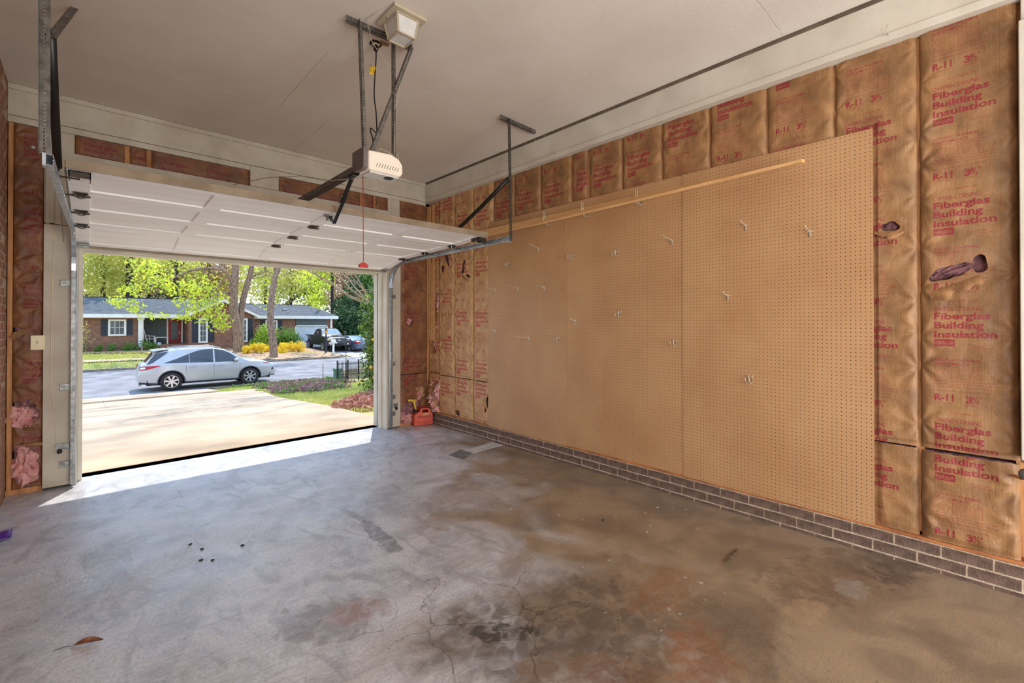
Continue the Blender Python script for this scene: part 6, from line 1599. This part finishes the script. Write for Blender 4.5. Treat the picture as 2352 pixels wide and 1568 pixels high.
def suv_extras(t, patch, toppatch, side, ztop):
    for sd in (-1, 1):
        patch('tail_lamp', 0.03, 0.66, [(0.03,0.86),(0.25,0.88),(0.66,1.015)], [(0.03,1.01),(0.3,1.03),(0.66,1.03)], 'tail', sd, 0.010)
        patch('tail_lamp_clear', 0.05, 0.20, [(0.05,0.90),(0.2,0.92)], [(0.05,0.975),(0.2,0.985)], 'headl', sd, 0.014)
        patch('head_lamp', 4.40, 4.80, [(4.4,0.925),(4.6,0.86),(4.8,0.80)], [(4.4,0.94),(4.8,0.905)], 'headl', sd, 0.010)
        patch('marker_lamp', 4.36, 4.60, [(4.36,0.93),(4.6,0.885)], [(4.36,0.95),(4.6,0.925)], 'tail', sd, 0.012)
        patch('fog_recess', 4.70, 4.80, [(4.70,0.58),(4.80,0.60)], [(4.70,0.60),(4.80,0.74)], 'trimblk', sd, 0.012)
        patch('sill_trim', 1.45, 3.40, 0.27, [(1.45,0.34),(3.40,0.33)], 'trimblk', sd, 0.012)
        patch('bumper_trim', 0.02, 0.62, [(0.02,0.33),(0.62,0.27)], [(0.02,0.40),(0.62,0.33)], 'trimblk', sd, 0.012)
        patch('bumper_trim', 4.28, 4.86, [(4.28,0.28),(4.86,0.34)], [(4.28,0.31),(4.86,0.38)], 'trimblk', sd, 0.012)
        for xx in (1.50, 2.46, 3.42):
            patch('door_seam', xx-0.004, xx+0.004, 0.38 if xx != 1.5 else 0.72, 1.03, 'trimblk', sd, 0.003, 1, 8)
        for xx in (1.62, 2.62):
            z = 0.93; y = sd*(side(xx, z)+0.03)
            build('door_handle', MB().tube([(xx, y-sd*0.02, z), (xx+0.03, y, z), (xx+0.17, y, z), (xx+0.20, y-sd*0.02, z)], 0.014, 6), M['silver'], t, smooth=True)
        y = sd*(side(3.30, 1.08)+0.13)
        mr = build('mirror', MB().blob((3.26, y, 1.13), (0.10, 0.12, 0.075), 3, 0.03, 1.0, 14, 10), M['silver'], t, smooth=True)
        build('mirror_foot', MB().bar((3.30, y-sd*0.12, 1.06), (3.27, y, 1.08), 0.05, 0.04), M['trimblk'], mr)
        build('roof_rail', MB().tube([(1.15, sd*0.60, 1.68), (1.3, sd*0.60, 1.72), (2.5, sd*0.60, 1.72), (2.75, sd*0.60, 1.66)], 0.018, 6), M['silver'], t, smooth=True)
    toppatch('windshield', 2.98, 3.62, 'lightglass'); toppatch('rear_window', 0.22, 0.50, 'carglass'); toppatch('sunroof', 2.15, 2.85, 'carglass', -0.7, 0.7, 0.006)
    build('spoiler', MB().prism([(0.42, 1.585), (0.95, 1.645), (0.95, 1.67), (0.42, 1.615)], 'y', -0.66, 0.66), M['silver'], t, bev=0.01)
    build('exhaust', MB().cyl((0.10, -0.6, 0.30), (0.0, -0.6, 0.30), 0.045, 12), M['alloy'], t)
    build('antenna_fin', MB().prism([(0.95, 1.68), (1.15, 1.69), (0.98, 1.74)], 'y', -0.02, 0.02), M['silver'], t)
vehicle('suv_car', 'silver crossover car parked in the street in front of the driveway', 'car', (1.46, 23.5, -1.357), 0.0, 4.89, 0.945,
  [(0, 0.80), (0.04, 1.0), (0.12, 1.10), (0.20, 1.12), (0.36, 1.30), (0.56, 1.53), (0.8, 1.62), (1.3, 1.685), (1.9, 1.715), (2.5, 1.69), (2.9, 1.59), (3.2, 1.42), (3.65, 1.15), (3.8, 1.105), (4.2, 1.06), (4.55, 0.98), (4.75, 0.88), (4.86, 0.74), (4.89, 0.66)],
  [(0, 0.98), (1.0, 1.07), (2.5, 1.04), (4, 1.0), (4.89, 0.8)], 0.27, (1.02, 3.81), 0.375, 'silver',
  [('side_window', 1.62, 2.44, [(1.62,1.10),(2.44,1.07)], [(1.62,1.465),(1.9,1.57),(2.15,1.61),(2.44,1.625)], 'carglass'),
   ('side_window', 2.50, 3.36, [(2.50,1.07),(3.36,1.06)], [(2.50,1.62),(2.80,1.56),(3.08,1.41),(3.36,1.16)], 'carglass'),
   ('quarter_glass', 0.78, 1.60, [(0.78,1.115),(1.60,1.10)], [(0.78,1.125),(1.2,1.28),(1.60,1.455)], 'carglass'),
   ('rear_side_glass', 0.26, 0.90, [(0.26,1.08),(0.42,1.14),(0.90,1.52)], [(0.26,1.12),(0.50,1.50),(0.90,1.57)], 'carglass')], suv_extras, roofw=0.70, roof_z=1.68)
def truck_extras(t, patch, toppatch, side, ztop):
    toppatch('windshield', 3.62, 4.15, 'lightglass'); 
    build('bed_floor', MB().box(0.12, 1.9, -0.82, 0.82, 1.10, 1.285), M['trimblk'], t)
    for sd in (-1, 1):
        build('bed_rail', MB().box(0.03, 2.0, sd*0.93-0.05, sd*0.93+0.05, 1.25, 1.36), M['blackcar'], t, bev=0.02)
        build('head_lamp', MB().box(5.66, 5.83, min(sd*0.62, sd*0.93), max(sd*0.62, sd*0.93), 1.00, 1.10), M['headl'], t, bev=0.02)
        build('turn_lamp', MB().box(5.66, 5.835, min(sd*0.62, sd*0.93), max(sd*0.62, sd*0.93), 0.90, 0.98), M['amber'], t, bev=0.02)
        build('fog_lamp', MB().lathe([(0.01, 0.0), (0.07, 0.0), (0.06, 0.02), (0.01, 0.025)], (5.90, sd*0.72, 0.62), 12, 'x'), M['headl'], t)
        y = sd*1.20
        mr = build('mirror', MB().box(4.0, 4.14, y-0.12, y+0.10, 1.36, 1.66), M['blackcar'], t, bev=0.03)
        build('mirror_arm', MB().bar((4.05, sd*0.98, 1.42), (4.05, y, 1.45), 0.04, 0.05), M['trimblk'], mr)
        patch('door_seam', 3.0, 3.01, 0.55, 1.35, 'trimblk', sd, 0.004, 1, 5); patch('door_seam', 4.0, 4.01, 0.55, 1.25, 'trimblk', sd, 0.004, 1, 5)
    gr = build('grille', MB().box(5.80, 5.86, -0.60, 0.60, 0.82, 1.10), M['trimblk'], t, bev=0.02)
    build('grille_bar', MB().box(5.855, 5.875, -0.60, 0.60, 0.945, 0.975), M['steel_dull'], gr)
    build('emblem', MB().box(5.872, 5.885, -0.13, 0.13, 0.94, 0.98).box(5.872, 5.885, -0.045, 0.045, 0.92, 1.0), M['alloy'], gr)
    build('front_bumper', MB().box(5.70, 5.92, -0.99, 0.99, 0.48, 0.76), M['blackcar'], t, bev=0.04)
    build('tow_opening', MB().box(5.915, 5.925, -0.35, 0.35, 0.54, 0.66), M['dark'], t)
    build('hood_scoop', MB().box(4.75, 5.2, -0.28, 0.28, 1.30, 1.335), M['trimblk'], t, bev=0.02)
    build('rear_bumper', MB().box(-0.12, 0.06, -0.95, 0.95, 0.55, 0.72), M['alloy'], t, bev=0.03)
vehicle('pickup_truck', 'dark pickup truck with bright windshield parked before the white garage', 'truck', (xa(729, 43.6), 43.9, -1.10), R(-92), 5.88, 1.01,
  [(0, 1.28), (2.1, 1.28), (2.14, 1.34), (2.32, 1.84), (2.6, 1.93), (3.3, 1.94), (3.6, 1.86), (4.15, 1.42), (4.3, 1.33), (5.2, 1.28), (5.6, 1.20), (5.84, 1.10), (5.88, 1.0)],
  [(0, 1.2), (2.2, 1.24), (5.88, 1.15)], 0.50, (1.05, 4.75), 0.42, 'blackcar',
  [('side_window', 2.42, 2.95, [(2.42,1.36),(2.95,1.34)], [(2.42,1.74),(2.95,1.80)], 'carglass'), ('side_window', 3.05, 3.98, [(3.05,1.33),(3.98,1.30)], [(3.05,1.80),(3.5,1.78),(3.98,1.40)], 'carglass')],
  truck_extras, roofw=0.74, roof_z=1.9, tires_w=0.28)
def sedan_extras(t, patch, toppatch, side, ztop):
    toppatch('windshield', 3.0, 3.65, 'lightglass'); toppatch('rear_window', 0.75, 1.45, 'lightglass')
    for sd in (-1, 1):
        build('tail_lamp', MB().box(-0.02, 0.30, min(sd*0.45, sd*0.86), max(sd*0.45, sd*0.86), 0.80, 0.93), M['tail'], t, bev=0.03)
        patch('door_seam', 2.45, 2.46, 0.3, 0.95, 'trimblk', sd, 0.004, 1, 5)
        y = sd*1.0; build('mirror', MB().blob((3.15, y, 1.02), (0.08, 0.10, 0.06), 3, 0.02, 1, 10, 8), M['bluecar'], t, smooth=True)
    build('number_plate', MB().box(-0.03, -0.01, -0.16, 0.16, 0.68, 0.82), M['headl'], t)
    build('rear_bumper', MB().box(-0.04, 0.2, -0.85, 0.85, 0.34, 0.60), M['bluecar'], t, bev=0.05)
vehicle('sedan_car', 'slate blue sedan seen from behind at the right of the pickup', 'car', (xa(838, 37.8), 37.8, -1.26), R(101), 4.85, 0.92,
  [(0, 0.80), (0.05, 0.95), (0.2, 1.02), (0.7, 1.06), (1.1, 1.26), (1.5, 1.42), (2.0, 1.46), (2.6, 1.44), (3.0, 1.34), (3.65, 0.99), (4.3, 0.90), (4.7, 0.76), (4.85, 0.60)],
  [(0, 0.90), (2.5, 0.94), (4.85, 0.75)], 0.22, (1.02, 3.80), 0.33, 'bluecar',
  [('side_window', 1.25, 2.38, [(1.25,1.0),(2.38,0.97)], [(1.25,1.14),(1.6,1.33),(2.38,1.38)], 'carglass'), ('side_window', 2.48, 3.35, [(2.48,0.97),(3.35,0.96)], [(2.48,1.38),(2.9,1.28),(3.35,1.0)], 'carglass')],
  sedan_extras, roofw=0.62, roof_z=1.42)

# ------------------------------------------------------------------ street-side things
BK = M['black']
def fence():
    t = thing('iron_fence', (7.2, 16.8, -0.9), 'low black iron fence with pickets beside the lawn', 'fence')
    A = Vector((xa(775, 19.0), 19.0, 0)); B = Vector((xa(900, 16.8), 16.8, 0))
    zt_ = lambda p: zg(p.x, p.y)+0.82
    n_ = 5
    for k in range(n_+1):
        p = A.lerp(B, k/n_); z = zg(p.x, p.y)
        o = build('post', MB().box(p.x-.022, p.x+.022, p.y-.022, p.y+.022, z-.05, z+.86), BK, t)
        build('post_cap', MB().blob((p.x, p.y, z+.875), (.028, .028, .028), 1, 0, 1, 10, 8), BK, o, smooth=True)
    for h_ in (0.30, 0.74): build('rail', MB().bar((A.x, A.y, zg(A.x, A.y)+h_), (B.x, B.y, zg(B.x, B.y)+h_), 0.025, 0.025), BK, t)
    for k in range(n_*8):
        if k % 8 == 0: continue
        p = A.lerp(B, k/(n_*8)); z = zg(p.x, p.y); build('picket', MB().box(p.x-.008, p.x+.008, p.y-.008, p.y+.008, z+.08, z+.82), BK, t)
fence()
lwl = thing('low_wall', (8.8, 21.0, -1.3), 'low grey block wall behind the iron fence', 'wall')
for r_ in range(3):
    for k in range(16):
        x = 8.6+k*0.42+(0.21 if r_ % 2 else 0); y = 20.9-0.02*k; z = -1.27+r_*0.15
        build('block', MB().box(x, x+0.41, y, y+0.2, z, z+0.142), M['mortar'] if (k+r_) % 3 else M['curb'], lwl)
tf = thing('utility_box', (xa(776, 20.2), 20.2, zg(8, 20.2)), 'green utility box at the street end of the iron fence', 'utility box', world=False)
GB = mat('green_box_paint', rgb(84,124,100), rgb(66,100,82), 6, 0.6)
build('cabinet', MB().box(-0.15, 0.15, -0.13, 0.13, 0.0, 0.50), GB, tf, bev=0.01); build('cover', MB().box(-0.165, 0.165, -0.145, 0.145, 0.43, 0.53), GB, tf, bev=0.01)
for px, Y, h_, lb in ((742, 18.0, 0.80, 'short thin black stake standing in the plant bed'), (795, 15.7, 1.62, 'tall thin black garden pole in front of the iron fence')):
    x = xa(px, Y); z = zg(x, Y); p_ = thing('garden_stake', (x, Y, z), lb, 'stake')
    build('rod', MB().tube([(x, Y, z-.1), (x, Y, z+h_)], 0.011, 8), BK, p_)
    if h_ > 1: build('hook', MB().tube([(x, Y, z+h_)]+[(x-0.10+0.10*math.cos(a), Y, z+h_+0.10*math.sin(a)) for a in [k*PI/6 for k in range(1, 7)]], 0.007, 6), BK, p_)
xm, ym = xa(766, 35.4), 35.4
mbx = thing('mailbox', (xm, ym, zg(xm, ym)), 'white mailbox on a white post at the curb corner', 'mailbox', world=False)
build('post', MB().box(-0.06, 0.06, -0.06, 0.06, 0, 1.05).bar((-0.35, 0, 0.95), (0.3, 0, 0.95), 0.08, 0.08), M['hwhite'], mbx, bev=0.005)
build('box', MB().prism([(-0.10, 1.0), (0.10, 1.0), (0.10, 1.14), (0.06, 1.22), (-0.06, 1.22), (-0.10, 1.14)], 'y', -0.26, 0.26), M['hwhite'], mbx, bev=0.005)
build('planter', MB().lathe([(0.05, 0.0), (0.22, 0.02), (0.18, 0.16), (0.05, 0.2)], (0, 0, 0), 12), M['mortar'], mbx)
xl, yl = xa(749, 37.2), 37.2
lp = thing('lamp_post', (xl, yl, zg(xl, yl)), 'dark yard lamp post in front of the pickup', 'lamp post', world=False)
build('pole', MB().tube([(0, 0, 0), (0, 0, 1.55)], [0.09, 0.06], 10), M['shutter'], lp)
build('lantern', MB().lathe([(0.06, 1.55), (0.10, 1.6), (0.13, 1.85), (0.02, 1.98)], (0, 0, 0), 8), M['amber'], lp)
build('lantern_cap', MB().lathe([(0.15, 1.85), (0.05, 1.97), (0.015, 2.05)], (0, 0, 0), 8), M['shutter'], lp)
bb = thing('gazing_ball', (xa(366, 43.6), 43.6, -0.7), 'small pale blue glass ball in the bed by the porch', 'garden ball', world=False)
build('ball', MB().blob((0, 0, 0.42), (0.14, 0.14, 0.14), 1, 0, 1, 18, 12), M['lightglass'], bb, smooth=True); build('stand', MB().tube([(0, 0, 0), (0, 0, 0.25)], 0.04, 8), BK, bb)

# unseen eave placed to cast the slab's shadow edge, and the garage's outside face
ev = struct('trim_1', MB().box(-6, 10, 5.72, 6.42, 2.50, 2.56).box(-6, 10, 6.40, 6.44, 2.48, 2.70), M['hwhite'], 'unseen eave soffit and fascia added to shade the garage door opening')
rf = struct('roof', MB().prism([(5.70, 3.05), (6.46, 2.70), (6.46, 2.76), (5.70, 3.13)], 'x', -6, 10).prism([(-6, 5.6), (6.1, 3.60), (6.1, 3.70), (-6, 5.7)], 'x', -6, 10), M['roof'], 'shingled roof of this house')
ex = struct('wall_outside', MB().box(-6, -0.10, 5.72, 5.80, -0.4, 3.62).box(2.92, 10, 5.72, 5.80, -0.6, 3.62).box(-0.10, 2.92, 5.72, 5.80, 2.12, 3.62), M['hbrick'], 'outside brick face of the garage')
cas = struct('trim_2', MB().box(-0.17, -0.06, 5.72, 5.835, 0, 2.15).box(2.872, 2.98, 5.72, 5.835, 0, 2.15).box(-0.17, 2.98, 5.72, 5.835, 2.06, 2.18), M['white_paint2'], 'painted casing outside the garage door opening')

# a bare-limbed yard tree standing right of the opening; its limbs throw the streaky shade on the driveway
st_l = []
for k, (dx, dy, dz_) in enumerate(((-3.0,-1.0,5.2),(-4.5,1.0,6.2),(-5.5,-0.5,7.0),(-2.5,2.5,6.5),(-4.0,3.0,7.5),(-6.5,1.8,8.0),(-3.5,-2.4,6.0),(-5.2,3.8,8.5),(-1.5,4.5,7))):
    st_l.append(([(9.0,16.5,2.4+0.2*k), (9.0+dx*0.35, 16.5+dy*0.35, 2.6+dz_*0.45), (9.0+dx*0.7, 16.5+dy*0.7, 0.2+dz_*0.8+1), (9.0+dx, 16.5+dy, dz_), (9.0+dx*1.3, 16.5+dy*1.3, dz_+0.4)], 0.09, 0.02))
tree('yard_tree', 'bare-limbed yard tree standing to the right of the door opening', (9.0, 16.5, zg(9, 16.5)), [([(9.0,16.5,zg(9,16.5)-.1),(9.0,16.5,2),(9.05,16.5,5),(9.0,16.6,9)], 0.26, 0.08)], st_l, M['bark'],
  [('yg2', [(9+dx, 16.5+dy, z, 1.2, 1.2, .8) for dx, dy, z in ((-3,-1,5.6),(-4.5,1,6.6),(-5.5,-.5,7.4),(-2.5,2.5,7),(-4,3,8))], 1500, 0.05)])
